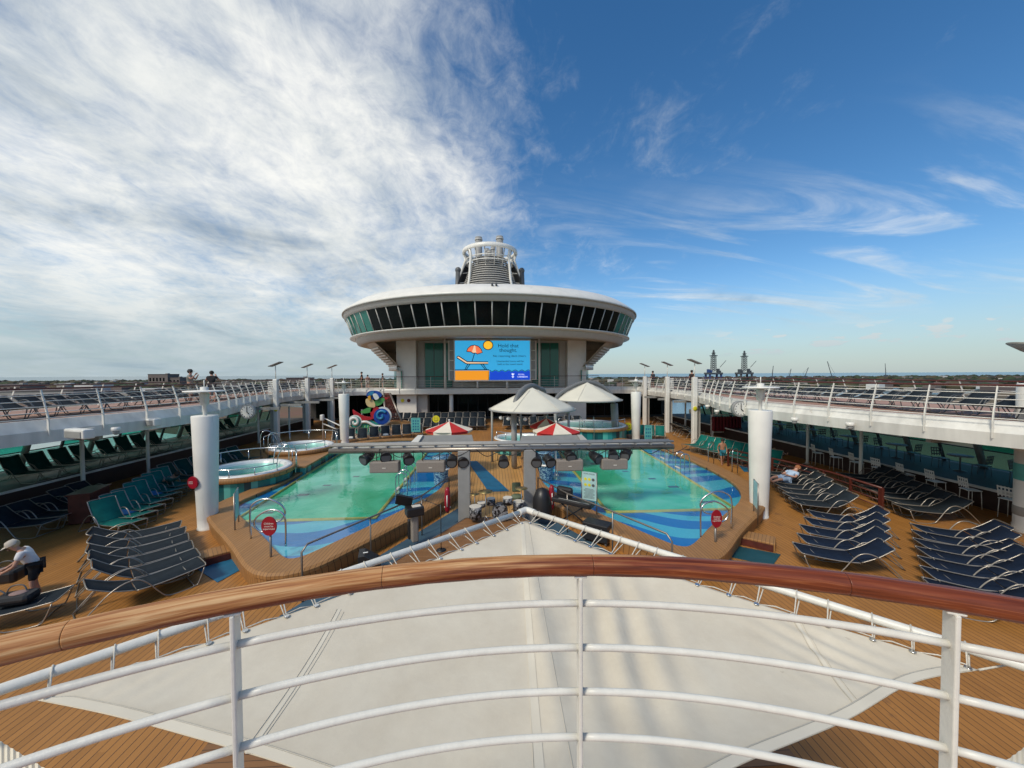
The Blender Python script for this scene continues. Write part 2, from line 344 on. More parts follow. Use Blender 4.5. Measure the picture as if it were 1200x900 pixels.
def dup(r, loc, rz, label, group=None):
    if r.name not in KID: reindex(r)
    c = r.copy(); COL.objects.link(c); c.location = loc; c.rotation_euler = (0,0,rz); c['label'] = label
    if group: c['group'] = group
    def rec(src, dst):
        for ch in KID.get(src.name, []):
            d = ch.copy(); COL.objects.link(d); d.parent = dst; rec(ch, d)
    rec(r, c); return c
ORD = ['nearest','second','third','fourth','fifth','sixth','seventh','eighth','ninth','tenth','eleventh','twelfth']+['%dth' % i for i in range(13, 61)]
for i in range(60):
    if i >= 20: ORD[i] = '%d%s' % (i+1, {1:'st',2:'nd',3:'rd'}.get((i+1) % 10, 'th'))
def smooth_closed(pts, it=2):
    for _ in range(it):
        q = []
        for i in range(len(pts)):
            a, b = pts[i], pts[(i+1) % len(pts)]
            q += [(a[0]*.75+b[0]*.25, a[1]*.75+b[1]*.25), (a[0]*.25+b[0]*.75, a[1]*.25+b[1]*.75)]
        pts = q
    return pts
def catmull(pts, k=6, closed=False):
    pts = [Vector(p) for p in pts]; n = len(pts); out = []
    for i in range(n if closed else n-1):
        if closed: p0, p1, p2, p3 = pts[i-1], pts[i], pts[(i+1) % n], pts[(i+2) % n]
        else: p0, p1, p2, p3 = pts[max(i-1,0)], pts[i], pts[i+1], pts[min(i+2, n-1)]
        for j in range(k):
            t = j/k; out.append(.5*((2*p1)+(p2-p0)*t+(2*p0-5*p1+4*p2-p3)*t*t+(3*p1-p0-3*p2+p3)*t**3))
    if not closed: out.append(pts[-1])
    return out
def resample(pts, step):
    pts = [Vector(p) for p in pts]; out = [pts[0]]; acc = 0
    for a, b in zip(pts, pts[1:]):
        L_ = (b-a).length; d = step-acc
        while d <= L_: out.append(a.lerp(b, d/L_)); d += step
        acc = (acc+L_) % step if L_ else acc
        acc = L_-(d-step)
    return out
def text(name, s, size, mt, parent, mw, ext=.004, align='CENTER'):
    cu = bpy.data.curves.new(name, 'FONT'); cu.body = s; cu.size = size; cu.align_x = align; cu.align_y = 'CENTER'; cu.extrude = ext; cu.resolution_u = 3
    t = bpy.data.objects.new(name, cu); COL.objects.link(t)
    me = bpy.data.meshes.new_from_object(t); bpy.data.objects.remove(t)
    me.materials.append(mt) if not me.materials else me.materials.__setitem__(0, mt)
    me.transform(mw); o = bpy.data.objects.new(name, me); COL.objects.link(o)
    if parent is not None: o.parent = parent
    return o
# ================================================================== SETTING
# sky, sun
w = bpy.data.worlds.new('World'); sc.world = w; w.use_nodes = True
N, L = w.node_tree.nodes, w.node_tree.links
SUN_EL, SUN_AZ = R(47), R(-138)          # azimuth from +y towards +x: sun to the left and a little behind
bg = N['Background']; out = N['World Output']
sky = N.new('ShaderNodeTexSky'); sky.sky_type = 'NISHITA'; sky.sun_disc = False; sky.sun_elevation = SUN_EL; sky.sun_rotation = SUN_AZ
sky.ozone_density = 2.0; sky.air_density = 1.0; sky.dust_density = .35; sky.altitude = 50
hs = N.new('ShaderNodeHueSaturation'); hs.inputs['Saturation'].default_value = 1.30; hs.inputs['Hue'].default_value = .499; L.new(sky.outputs[0], hs.inputs['Color']); L.new(hs.outputs[0], bg.inputs[0]); bg.inputs[1].default_value = .125
tc = N.new('ShaderNodeTexCoord'); sp = N.new('ShaderNodeSeparateXYZ'); L.new(tc.outputs['Generated'], sp.inputs[0])
X, Yc, Z = sp.outputs
zz = mth(N, L, 'ADD', mth(N, L, 'MAXIMUM', Z, 0.0), .20)
u = mth(N, L, 'DIVIDE', X, zz); v = mth(N, L, 'DIVIDE', Yc, zz)
def nz(su, sv, det, rough, off=0, dist=0):
    cb = N.new('ShaderNodeCombineXYZ'); L.new(mth(N, L, 'MULTIPLY', u, su), cb.inputs[0]); L.new(mth(N, L, 'MULTIPLY', v, sv), cb.inputs[1]); cb.inputs[2].default_value = off
    n = N.new('ShaderNodeTexNoise'); n.inputs['Scale'].default_value = 1; n.inputs['Detail'].default_value = det; n.inputs['Roughness'].default_value = rough; n.inputs['Distortion'].default_value = dist
    L.new(cb.outputs[0], n.inputs[0]); return n.outputs[0]
def sst(x, a, b, lo=0, hi=1):
    m = N.new('ShaderNodeMapRange'); m.interpolation_type = 'SMOOTHSTEP'; L.new(x, m.inputs[0])
    for i, q in enumerate((a, b, lo, hi)): m.inputs[i+1].default_value = q
    return m.outputs[0]
az = mth(N, L, 'DIVIDE', X, mth(N, L, 'MAXIMUM', mth(N, L, 'ABSOLUTE', Yc), .05))
az = mth(N, L, 'SUBTRACT', az, mth(N, L, 'MULTIPLY', Z, .10))
left = sst(az, .30, -.42)
big = nz(.95, .75, 9, .62, 1.3, .6); fine = nz(4.2, 3.2, 8, .65, 4.2, .5); ripple = nz(15, 10, 5, .65, 9.0, .8)
d1 = mth(N, L, 'ADD', mth(N, L, 'MULTIPLY', big, .70), mth(N, L, 'MULTIPLY', fine, .42)); d1 = mth(N, L, 'ADD', d1, mth(N, L, 'MULTIPLY', ripple, .30))
d1 = mth(N, L, 'ADD', d1, mth(N, L, 'MULTIPLY', left, .44))
den = sst(d1, .76, 1.30)
# thin streaks low on the right
st = nz(.75, 2.6, 9, .6, 20.0, 1.2)
lowz = mth(N, L, 'MULTIPLY', sst(Z, .05, .15), sst(Z, .50, .22))
den2 = mth(N, L, 'MULTIPLY', mth(N, L, 'MULTIPLY', sst(st, .47, .74), lowz), .70)
# a bank behind the tower and puffs near the horizon on the right
azr = mth(N, L, 'MULTIPLY', az, 9.0)
cb = N.new('ShaderNodeCombineXYZ'); L.new(azr, cb.inputs[0]); L.new(mth(N, L, 'MULTIPLY', Z, 55), cb.inputs[1])
pn = N.new('ShaderNodeTexNoise'); pn.inputs['Scale'].default_value = 1; pn.inputs['Detail'].default_value = 5; L.new(cb.outputs[0], pn.inputs[0])
puff = mth(N, L, 'MULTIPLY', sst(pn.outputs[0], .55, .62), mth(N, L, 'MULTIPLY', sst(Z, .035, .05), sst(Z, .11, .08)))
puff = mth(N, L, 'MULTIPLY', puff, sst(az, .5, .7))
den = mth(N, L, 'MAXIMUM', mth(N, L, 'MAXIMUM', den, den2), mth(N, L, 'MULTIPLY', puff, .85))
hor = sst(Z, .24, -.01, 0, .78)
shade = nz(1.5, 1.2, 8, .6, 33.0, .5)
cc = ramp(N, L, mth(N, L, 'ADD', shade, mth(N, L, 'ADD', mth(N, L, 'MULTIPLY', fine, .25), mth(N, L, 'MULTIPLY', puff, .35))), ((.42, (.36, .42, .47)), (.57, (.66, .70, .71)), (.74, (.92, .92, .88))))
b2 = N.new('ShaderNodeBackground'); L.new(cc, b2.inputs[0]); b2.inputs[1].default_value = 1.0
b3 = N.new('ShaderNodeBackground'); b3.inputs[0].default_value = (.40, .54, .62, 1); b3.inputs[1].default_value = .80
m1 = N.new('ShaderNodeMixShader'); L.new(den, m1.inputs[0]); L.new(bg.outputs[0], m1.inputs[1]); L.new(b2.outputs[0], m1.inputs[2])
m2 = N.new('ShaderNodeMixShader'); L.new(hor, m2.inputs[0]); L.new(m1.outputs[0], m2.inputs[1]); L.new(b3.outputs[0], m2.inputs[2])
L.new(m2.outputs[0], out.inputs[0])
sl = bpy.data.lights.new('sun', 'SUN'); sl.energy = 2.3; sl.angle = R(11); sl.color = (1, .92, .78)
so = bpy.data.objects.new('sun', sl); COL.objects.link(so)
dirv = Vector((math.sin(SUN_AZ)*math.cos(SUN_EL), math.cos(SUN_AZ)*math.cos(SUN_EL), math.sin(SUN_EL)))
so.rotation_euler = dirv.to_track_quat('Z', 'Y').to_euler()
sc.view_settings.view_transform = 'Standard'; sc.view_settings.look = 'None'; sc.view_settings.exposure = 0.1; sc.view_settings.gamma = 1
sc.render.engine = 'CYCLES'
try: sc.cycles.use_denoising = True
except Exception: pass
sc.cycles.max_bounces = 7; sc.cycles.transparent_max_bounces = 12
# ---- sea, land
ZW = -30
def landmat():
    m, N, L, b = newmat('coastal_land')
    tc = N.new('ShaderNodeTexCoord'); n1 = N.new('ShaderNodeTexNoise'); n1.inputs['Scale'].default_value = .0035; n1.inputs['Detail'].default_value = 8; L.new(tc.outputs['Object'], n1.inputs[0])
    sp = N.new('ShaderNodeSeparateXYZ'); L.new(tc.outputs['Object'], sp.inputs[0])
    c = ramp(N, L, n1.outputs[0], ((.30, (.028, .05, .02)), (.42, (.10, .095, .04)), (.52, (.16, .075, .045)), (.62, (.13, .11, .07)), (.75, (.22, .21, .19))))
    L.new(c, b.inputs['Base Color']); b.inputs['Roughness'].default_value = .95; return m
def seamat():
    m, N, L, b = newmat('sea_water'); b.inputs['Base Color'].default_value = (.13, .21, .23, 1); b.inputs['Roughness'].default_value = .25
    tc = N.new('ShaderNodeTexCoord'); n1 = N.new('ShaderNodeTexNoise'); n1.inputs['Scale'].default_value = .15; n1.inputs['Detail'].default_value = 6; L.new(tc.outputs['Object'], n1.inputs[0])
    bp = N.new('ShaderNodeBump'); bp.inputs['Strength'].default_value = .6; L.new(n1.outputs[0], bp.inputs['Height']); L.new(bp.outputs[0], b.inputs['Normal']); return m
q = MB().prism([(-40000,-3000),(40000,-3000),(40000,40000),(-40000,40000)], ZW-1, ZW); struct(q.build('sea', seamat()))
LM = landmat()
q = MB().prism([(-6000,-2000),(-60,-1500),(-45,-60),(-38,60),(-60,300),(-250,420),(200,900),(900,800),(2600,500),(9000,100),(9000,2600),(5200,3000),(2600,2500),(900,2700),(-600,2300),(-2500,2500),(-6000,1900)], ZW, ZW+3)
struct(q.build('land', LM))
q = MB().prism([(70,-400),(9000,-900),(9000,90),(2500,380),(800,560),(180,330),(75,120)], ZW, ZW+2.2); struct(q.build('marsh', mat('marsh_ground', (.115, .085, .045), .95, noise=.5, scale=.006)))
q = MB().prism([(-430,-260),(-28,-200),(-28,140),(-430,330)], ZW, ZW+4); struct(q.build('quay', mat('pale_concrete', (.62, .61, .57), .8, noise=.2, scale=.05)))
# ---- ship deck
q = MB().prism([(-24,-12),(24,-12),(24,70),(-24,70)], -.4, 0); struct(q.build('deck', M['deck']))
q = MB().prism([(-24,-12),(24,-12),(23,70),(-23,70)], ZW+.5, -.42); tag(q.build('ship_hull', M['white']), 'white steel hull of the cruise ship under the pool deck', 'hull')
q = MB().prism([(-2.0,12.6),(2.0,12.6),(2.0,27.2),(-2.0,27.2)], .002, .006); struct(q.build('central_path', M['deck_mid']))
for s, n_ in ((-1, 'left'), (1, 'right')):
    q = MB(); xs = sorted((s*19.4, s*23.95))
    q.prism([(xs[0],4),(xs[1],4),(xs[1],41),(xs[0],41)], .0, .8); o = struct(q.build('side_platform_'+n_, mat('shade_darkened_platform', (.04, .022, .016), .6)))  # colour darkened to deepen the shade under the walkway
    q = MB(); q.box((s*19.36, 22.5, .80), (.10, 37, .10), bev=.02); q.build('platform_trim', M['whiterough'], o)
# ---- pools
def ring_mesh(outer, inner, zt, zo, zi, bev=.05):
    n = len(outer); q = MB(); vs = []
    for i in range(n):
        o, a = Vector(outer[i]), Vector(inner[i]); d = (a-o).normalized()
        for p, z in ((o+d*.04, zo), (o, zt-.16), (o-d*.03, zt-.13), (o-d*.03, zt-bev), (o+d*bev, zt), (a-d*.02, zt), (a, zt-.02), (a, zi)): vs.append((p.x, p.y, z))
    k = 8
    fs = [(i*k+j, ((i+1) % n)*k+j, ((i+1) % n)*k+j+1, i*k+j+1) for i in range(n) for j in range(k-1)]
    return q.add(vs, fs)
def offset(poly, d):
    out = []; n = len(poly)
    for i in range(n):
        a, b, c = Vector(poly[i-1]), Vector(poly[i]), Vector(poly[(i+1) % n])
        t = ((b-a).normalized()+(c-b).normalized()).normalized(); nn = Vector((t.y, -t.x)); out.append(tuple(b+nn*d))
    return out
def area(p): return sum(p[i-1][0]*p[i][1]-p[i][0]*p[i-1][1] for i in range(len(p)))/2
IN_R = [(5.3,10.02),(5.75,10.2),(7.3,11.75),(9.7,13.7),(10.8,15.8),(11.15,18.5),(11.15,22),(10.6,25),(9,27.6),(6.5,28.4),(4,27.6),(2.75,25.2),(2.5,22),(2.3,18.5),(2.2,15.9),(3.4,13.3),(4.9,10.6)]
IN_L = [(5.3,10.02),(5.75,10.2),(7.1,11.65),(9.2,13.6),(9.95,14.6),(9.75,16.0),(9.55,18.0),(9.8,20.5),(10.15,23),(10.35,25.5),(9.2,27.6),(6.5,28.4),(4,27.6),(2.75,25.2),(2.5,22),(2.3,18.5),(2.15,15.9),(3.4,13.3),(4.9,10.6)]
DEEP = [(4.15,13.05),(8.95,13.05),(9.2,16.4),(9.55,20.5),(9.75,25.6),(8.4,27.2),(4.3,25.6),(4.15,19.5)]
for s, IN, nm, lab in ((1, IN_R, 'right', 'right swimming pool with blue patchwork shelf and teak edge, beyond the rules sign'), (-1, IN_L, 'left', 'left swimming pool with green water beside the two raised hot tubs')):
    inner = smooth_closed(IN, 2); 
    if area(inner) < 0: inner = inner[::-1]
    outer = offset(inner, .80)
    if s < 0: inner = [(-x, y) for x, y in inner]; outer = [(-x, y) for x, y in outer]
    po = thing('swimming_pool', lab, 'swimming pool')
    ring_mesh(outer, inner, .5, 0, .2).build('pool_edge', M['coam'], po)
    q = MB(); q.add([(x, y, .355) for x, y in inner], [tuple(range(len(inner)))]); q.build('shallow_shelf', M['blue'], po)
    dp = [(s*x, y) for x, y in DEEP]
    # the deep part: an opening read through the shelf as a lower, green lined basin set 4 mm proud at its rim
    q = MB(); n = len(dp); cx = sum(p[0] for p in dp)/n; cy = sum(p[1] for p in dp)/n
    q.add([(x, y, .359) for x, y in dp], [tuple(range(n))]); q.build('basin_floor', M['basin'], po)
    q = MB(); q.tube([(x, y, .364) for x, y in dp], .075, n=6, closed=True); q.build('yellow_safety_line', mat('ochre_tiles', (.85, .46, .12), .5), po)
    q = MB(); q.add([(x, y, .44) for x, y in inner], [tuple(range(len(inner)))]); q.build('water', M['water'], po)
    # drains and lane marks
    for (x, y, a, b_) in ((5.9,20.3,.9,.5),(7.6,17.2,.35,.2),(8.0,15.9,.45,.25),(8.3,13.9,.45,.22),(6.8,18.6,.3,.2)):
        MB().box((s*x, y, .362), (a, b_, .004)).build('drain_grate', M['dgrey'], po)
# teak landing steps let into the near corners of the pools, and their stairs
for s, nm in ((-1, 'left'), (1, 'right')):
    st = thing('pool_step', 'teak step with dark red riser at the near outer corner of the %s pool' % nm, 'step', (s*8.15, 11.35, 0), s*R(-40))
    q = MB(); q.box((0, -.1, .125), (1.5, .62, .25), bev=.02); q.build('tread', M['coam'], st)
    q = MB(); q.box((0, -.44, .10), (1.4, .05, .2)); q.build('riser', M['mahog'], st)
# rubber mats and channels
def sheet(name, pts, z, m_, label, cat='mat', th=.012):
    q = MB().prism([(p[0], p[1]) for p in pts], z, z+th); o = q.build(name, m_)
    return tag(o, label, cat)
sheet('rubber_mat', [P(232,668),P(255,683),P(297,660),P(274,653)], .004, M['mat'], 'square bright blue mat on the teak beside the left navy loungers')
sheet('rubber_mat', [P(862,640),P(852,652),P(905,664),P(915,650)], .004, M['mattr'], 'dark teal mat on the teak at the near corner of the right pool')
sheet('rubber_mat', [(-1.59,22.9),(-1.0,22.9),(.74,16.86),(-.22,16.86)], .01, M['mat'], 'long blue strip of mat on the centre walk between the pools')
sheet('rubber_mat', [P(866,546),P(872,553),P(888,553),P(886,546)], .004, M['mat'], 'small blue mat below the right teal loungers by the big white column')
for s, nm in ((-1,'left'),(1,'right')):
    sheet('drainage_mat', [(s*4.9,8.2),(s*3.4,8.2),(s*.9,13.6),(s*1.1,15.2),(s*1.35,15.0)], .002, M['chan'], 'slate blue non-slip channel running between the stage and the %s pool' % nm)
# stage
stg = [(-4.0,7.6),(-3.55,8.7),(-1.0,13.1),(1.0,13.1),(3.55,8.7),(4.0,7.6),(4.0,4.5),(-4.0,4.5)]
so_ = thing('stage', 'low teak bandstand under the white canopy in front of the camera', 'stage')
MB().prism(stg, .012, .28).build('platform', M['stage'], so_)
MB().tube([(x, y, .285) for x, y in stg[:6]], .02, n=6).build('edge_trim', M['dsteel'], so_)
# ---- upper walkways
LIP = {-1: [(-16.6,-4),(-16.4,4),(-16.0,8),(-15.3,12.2),(-14.3,16.6),(-14.45,20),(-15.6,23.5),(-17.0,28),(-17.5,33),(-17.2,38),(-15.6,41),(-12,42)],
        1: [(16.4,-4),(16.3,4),(15.9,8),(15.1,10.1),(14.15,13),(13.3,17.7),(13.65,21.4),(15.2,25.8),(16.1,31),(16.0,38),(15.0,41),(12,42)]}
def off2(path, d):
    out = []; n = len(path)
    for i in range(n):
        t = (Vector(path[min(i+1, n-1)])-Vector(path[max(i-1, 0)])); t = Vector((t.x, t.y, 0)).normalized(); nn = Vector((t.y, -t.x, 0)); out.append(Vector(path[i])+nn*d)
    return out
def strip(rows, smooth=False):
    q = MB(); n = len(rows[0]); vs = [v for r in rows for v in r]
    return q.add(vs, [(j*n+i, j*n+i+1, (j+1)*n+i+1, (j+1)*n+i) for j in range(len(rows)-1) for i in range(n-1)], smooth)
def with_z(p, z): return [(a.x, a.y, z) for a in p]
LAB = {-1: 'left', 1: 'right'}
def rail_post(p, out, top=4.97, lean=.28, base=3.4):
    q = MB(); p = Vector(p); out = Vector(out)
    pts = catmull([p+Vector((0,0,base)), p+Vector((0,0,3.72)), p+out*.0+Vector((0,0,4.02)), p+out*(lean*.35)+Vector((0,0,4.38)), p+out*lean+Vector((0,0,top))], 3)
    wd = [.052]*3+[.048]*3+[.04]*3+[.03]*3+[.026]
    for a, b, w_ in zip(pts, pts[1:], wd):
        pass
    # flat bar: wide across the rail, thin along it
    tn = out.cross(Vector((0,0,1))).normalized()*.014; vs = []
    for a, w_ in zip(pts, wd+[.026]): vs += [a-out*w_-tn, a+out*w_-tn, a+out*w_+tn, a-out*w_+tn]
    n = len(pts); fs = [(i*4+k, i*4+(k+1) % 4, i*4+4+(k+1) % 4, i*4+4+k) for i in range(n-1) for k in range(4)]
    fs += [(3,2,1,0), tuple(range(n*4-4, n*4))]
    return q.add(vs, fs), pts
def railing(label, path, outsign, step=1.45, bars=(4.0,4.19,4.38,4.57,4.76), top=4.97, lean=.28, wood='mahog', base=3.4, group=None):
    r = thing('deck_railing', label, 'railing', group=group)
    path = [Vector((p[0], p[1], 0)) for p in path]; n = len(path)
    sm = catmull(path, 6)
    outs = []
    for i in range(len(sm)):
        t = (sm[min(i+1, len(sm)-1)]-sm[max(i-1, 0)]).normalized(); outs.append(Vector((t.y, -t.x, 0))*outsign)
    pts = resample(sm, step)
    for p in pts:
        i = min(range(len(sm)), key=lambda k: (sm[k]-p).length)
        q, _ = rail_post(p, outs[i], top, lean, base); q.build('post', M['railwhite'], r)
    def at(z): 
        f = 0 if z < 4.02 else (lean*.35*(z-4.02)/.36 if z < 4.38 else lean*(.35+.65*(z-4.38)/(top-4.38)))
        return [p+o*f+Vector((0,0,z)) for p, o in zip(sm, outs)]
    for z in bars: MB().tube(at(z), .014, n=6).build('bar', M['railwhite'], r)
    MB().tube([v+Vector((0,0,.02)) for v in at(top)], .032, n=8).build('handrail', M[wood], r)
    return r
for s in (-1, 1):
    lip = catmull([Vector((a, b, 0)) for a, b in LIP[s]], 5)
    osg = -1 if s < 0 else 1             # off2: +d is to the right of travel (+y): for the right side that is away from the pool
    wk = thing('upper_walkway', 'long curved upper walkway along the %s side, white fascia above the %s loungers' % (LAB[s], LAB[s]), 'walkway')
    g = off2(lip, osg*.42); rows = [with_z(g, 3.80), with_z(off2(lip, osg*.34), 3.93), with_z(off2(lip, osg*.26), 3.93), with_z(lip, 3.57), with_z(off2(lip, osg*.03), 3.16), with_z(off2(lip, osg*.6), 3.12)]
    strip(rows).build('fascia', M['whiterough'], wk)
    q = MB(); poly = [(v.x, v.y) for v in g]; ox = s*22.3
    top = poly+[(ox*.6, 44), (ox, 46), (ox, -4)]
    q.add([(x, y, 3.80) for x, y in top], [tuple(range(len(top)))]); q.build('floor', M['walk'], wk)
    und = [(v.x, v.y) for v in off2(lip, osg*.6)]+[(ox*.6, 44), (ox, 46), (ox, -4)]
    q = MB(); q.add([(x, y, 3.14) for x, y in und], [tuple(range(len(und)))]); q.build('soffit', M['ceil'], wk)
    q = MB(); q.box((ox, 21, 3.47), (.12, 50, .70)); q.build('outer_edge', M['white'], wk)
    for j, y in enumerate(range(9, 40, 3)):
        MB().box((s*18.6, y, 3.05), (7.0, .16, .18)).build('beam', M['ceil'], wk)
    railing('white inner railing with dark red handrail along the %s walkway' % LAB[s], LIP[s], osg, group=None)
    railing('outer white railing at the sea side of the %s walkway' % LAB[s], [(s*21.9, y) for y in (-3, 10, 25, 40, 46)], -osg, step=1.9, lean=.3, base=3.8)
br = thing('upper_bridge', 'white cross bridge below the video screen joining both walkways', 'walkway')
MB().prism([(-12.3,42.02),(12.3,42.02),(15.5,47),(-15.5,47)], 3.7, 3.8).build('floor', M['walk'], br)
q = strip([[(-12.3,42.0,3.84),(12.3,42.0,3.84)],[(-12.3,41.9,3.66),(12.3,41.9,3.66)],[(-12.3,41.95,3.2),(12.3,41.95,3.2)],[(-12.3,42.7,3.14),(12.3,42.7,3.14)]]); q.build('fascia', M['white'], br)
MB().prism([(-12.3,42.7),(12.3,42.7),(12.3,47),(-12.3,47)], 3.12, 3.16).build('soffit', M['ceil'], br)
railing('white railing on the cross bridge under the video screen', [(-12.2,41.9),(-4,41.9),(4,41.9),(12.2,41.9)], -1, step=1.75, lean=.0, top=5.15, base=3.3)
# platform the camera stands on
arc = [(.1+2.36*math.sin(R(a)), -1.33+2.36*math.cos(R(a))) for a in range(-78, 79, 6)]
q = MB().prism(arc+[(2.6,-1.2),(16,-1.6),(16,-10),(-16,-10),(-16,-1.6),(-2.6,-1.2)], 3.55, 3.8); struct(q.build('upper_deck', M['walk']))
# side posts under the walkways
def lpost(x, y, r=.075, z0=0, z1=3.14): return MB().lathe([(r*1.6, 0),(r*1.6,.03),(r,.06),(r, z1-z0)], n=14)
labs = ['nearest','second','third','fourth','fifth']
for s in (-1, 1):
    for i, y in enumerate((17.8, 21.0, 24.3, 30.5, 35.0)):
        x = s*18.75
        o = lpost(x, y).build('support_post', M['railwhite'], None, (x, y, 0)); tag(o, 'slim round post under the %s walkway, %s from the camera' % (LAB[s], labs[i]), 'post', 'slim posts under the walkways')
# outer glazed screens
for s in (-1, 1):
    gs = thing('glazed_windscreen', 'dark framed teal glass windscreen along the %s edge of the deck' % LAB[s], 'windscreen')
    ys = [4.0+1.55*i for i in range(25)]; x0, x1 = s*23.5, s*22.7
    for i, y in enumerate(ys):
        MB().tube([(x0, y, .8), (x1, y, 3.14)], .09 if i % 2 else .17, n=4).build('mullion', M['dgrey'] if i % 2 else M['grey'], gs)
        if i < len(ys)-1:
            y2 = ys[i+1]; mz = 1.7; xm = x0+(x1-x0)*(mz-.8)/2.34
            fr = strip([[(x0,y+.05,.82),(x0,y2-.05,.82)],[(xm,y+.05,mz-.03),(xm,y2-.05,mz-.03)]]); fr.build('lower_pane', M['glow'], gs)
            fr = strip([[(xm,y+.05,mz+.03),(xm,y2-.05,mz+.03)],[(x1,y+.05,3.12),(x1,y2-.05,3.12)]]); fr.build('upper_pane', M['gteal'] if i % 2 == 1 else M['gclear'], gs)
    MB().tube([(s*23.19, 4, 1.7), (s*23.19, 41.2, 1.7)], .03, n=4).build('transom', M['dgrey'], gs)
    MB().tube([(s*22.7, 4, 3.08), (s*22.7, 41.2, 3.08)], .06, n=4).build('head_rail', M['dgrey'], gs)
# ================================================================== VIKING CROWN STYLE LOUNGE
CC = (0.0, 50.0)
cr = thing('observation_lounge', 'huge white disc shaped observation lounge with a ring of dark sloping windows', 'lounge building', (CC[0], CC[1], 0))
MB().lathe([(18.3,12.35),(18.42,12.2),(18.40,12.42),(17.7,12.95),(17.0,13.42),(14.5,14.0),(10,14.9),(5,15.3),(0.01,15.4)], n=128).build('roof', M['white'], cr)
MB().lathe([(18.3,12.36),(18.15,11.75),(18.0,11.70)], n=128).build('eave_band', M['terr'], cr)
MB().lathe([(17.85,11.72),(17.05,9.66)], n=128).build('window_backing', M['darkroom'], cr)
MB().lathe([(17.6,9.66),(17.62,9.56),(17.0,9.50)], n=128).build('ledge', M['white'], cr)
MB().lathe([(17.0,9.50),(16.8,8.95),(16.4,8.86)], n=128).build('lower_band', M['terr'], cr)
MB().lathe([(16.4,8.86),(13,9.25),(8.0,9.42)], n=128).build('soffit', M['tan'], cr)
NP = 76
for i in range(NP):
    a = 2*math.pi*i/NP; b = 2*math.pi*(i+1)/NP
    if math.sin(a) > .35: continue
    mu = MB(); q0 = (18.0*math.cos(a), 18.0*math.sin(a), 11.72); q1 = (17.2*math.cos(a), 17.2*math.sin(a), 9.64)
    mu.tube([q0, q1], .055, n=4).build('mullion', M['terr'], cr)
    e = .006; rows = [[(17.99*math.cos(a+e),17.99*math.sin(a+e),11.70),(17.99*math.cos(b-e),17.99*math.sin(b-e),11.70)],[(17.19*math.cos(a+e),17.19*math.sin(a+e),9.68),(17.19*math.cos(b-e),17.19*math.sin(b-e),9.68)]]
    strip(rows).build('window', M['gfac'] if abs(math.cos(a)) > .72 else M['gdark'], cr)
# ribbed lower bowl on the two flanks
for k in range(8):
    r0, z0 = 15.3-.27*k, 8.42-.27*k
    for s, (a0, a1) in ((-1, (R(150), R(215))), (1, (R(-35), R(30)))):
        MB().lathe([(r0, z0),(r0-.05, z0-.12),(r0-.42, z0-.14)], n=24, a0=a0, a1=a1).build('rib', M['white'], cr)
for a0, a1 in ((R(150), R(216)), (R(-36), R(30))):
    MB().lathe([(15.7,8.94),(15.0,8.35),(12.9,6.25)], n=24, a0=a0, a1=a1).build('bowl_lining', M['tan'], cr)
    MB().lathe([(13.2,6.5),(13.3,6.3),(13.3,5.9),(12.6,5.85)], n=24, a0=a0, a1=a1).build('bowl_collar', M['white'], cr)
    MB().lathe([(12.7,5.85),(12.7,3.82)], n=24, a0=a0, a1=a1).build('flank_glass', M['gfac'], cr)
fy = 44.0
MB().prism([(-11.0,fy+.02),(11.0,fy+.02),(11.0,fy+4),(-11.0,fy+4)], 3.85, 9.46).build('front_wall', M['terr'], cr)
MB().prism([(-22.2,fy+1.0),(22.2,fy+1.0),(22.2,fy+4),(-22.2,fy+4)], 0, 3.10).build('lower_wall', M['darkroom'], cr)
for s in (-1, 1):
    MB().prism([(s*10.95,fy-1.2),(s*8.75,fy-1.2),(s*8.75,fy),(s*10.95,fy)][::s], 0, 9.34).build('pillar', M['white'], cr)
    w = MB().prism([(s*8.72,fy-.1),(s*8.0,fy-.1),(s*8.0,fy+.01),(s*8.72,fy+.01)][::s], 3.86, 9.40); w.build('side_panel', M['terr'], cr)
    MB().prism([(s*8.72,fy-.6),(s*7.6,fy-.6),(s*7.6,fy+.9),(s*8.72,fy+.9)][::s], 0, 3.1).build('side_panel', M['terr'], cr)
    for j in range(3):
        xx = s*(7.9-1.06*j)
        gl = MB().box((xx-s*.5, fy-.04, 6.5), (1.0, .06, 5.2)).build('tall_window', M['gfac'], cr)
        MB().box((xx-s*1.03, fy-.08, 6.5), (.05, .06, 5.2)).build('window_bar', M['dgrey'], cr)
    MB().tube([(s*5.25, 41.25, 3.8), (s*5.25, 41.25, 9.38)], .12, n=8).build('screen_post', M['white'], cr)
    MB().tube([(s*4.75, 42.6, 0), (s*4.75, 42.6, 3.2)], .24, n=12).build('lower_column', M['white'], cr)
for i in range(35):
    x = -20.4+1.2*i; MB().box((x, fy+.95, 1.65), (1.1, .08, 2.7)).build('dark_window', M['gdark'], cr)
for s, c in ((-1, 'yellow'), (1, 'mahog')):
    pass
for o_ in list(cr.children):
    if o_.location.length == 0 and o_.name.split('.')[0] in ('front_wall','lower_wall','pillar','side_panel','tall_window','window_bar','screen_post','lower_column','dark_window'):
        o_.location = (-CC[0], -CC[1], 0)
# small round notices on the left pillar
for x, c in ((-10.3,'yellow'),(-9.6,'mahog')):
    o = MB().tube([(x-CC[0],fy-1.21-CC[1],2.45),(x-CC[0],fy-1.24-CC[1],2.45)], .2, n=16).build('round_notice', M[c], cr)
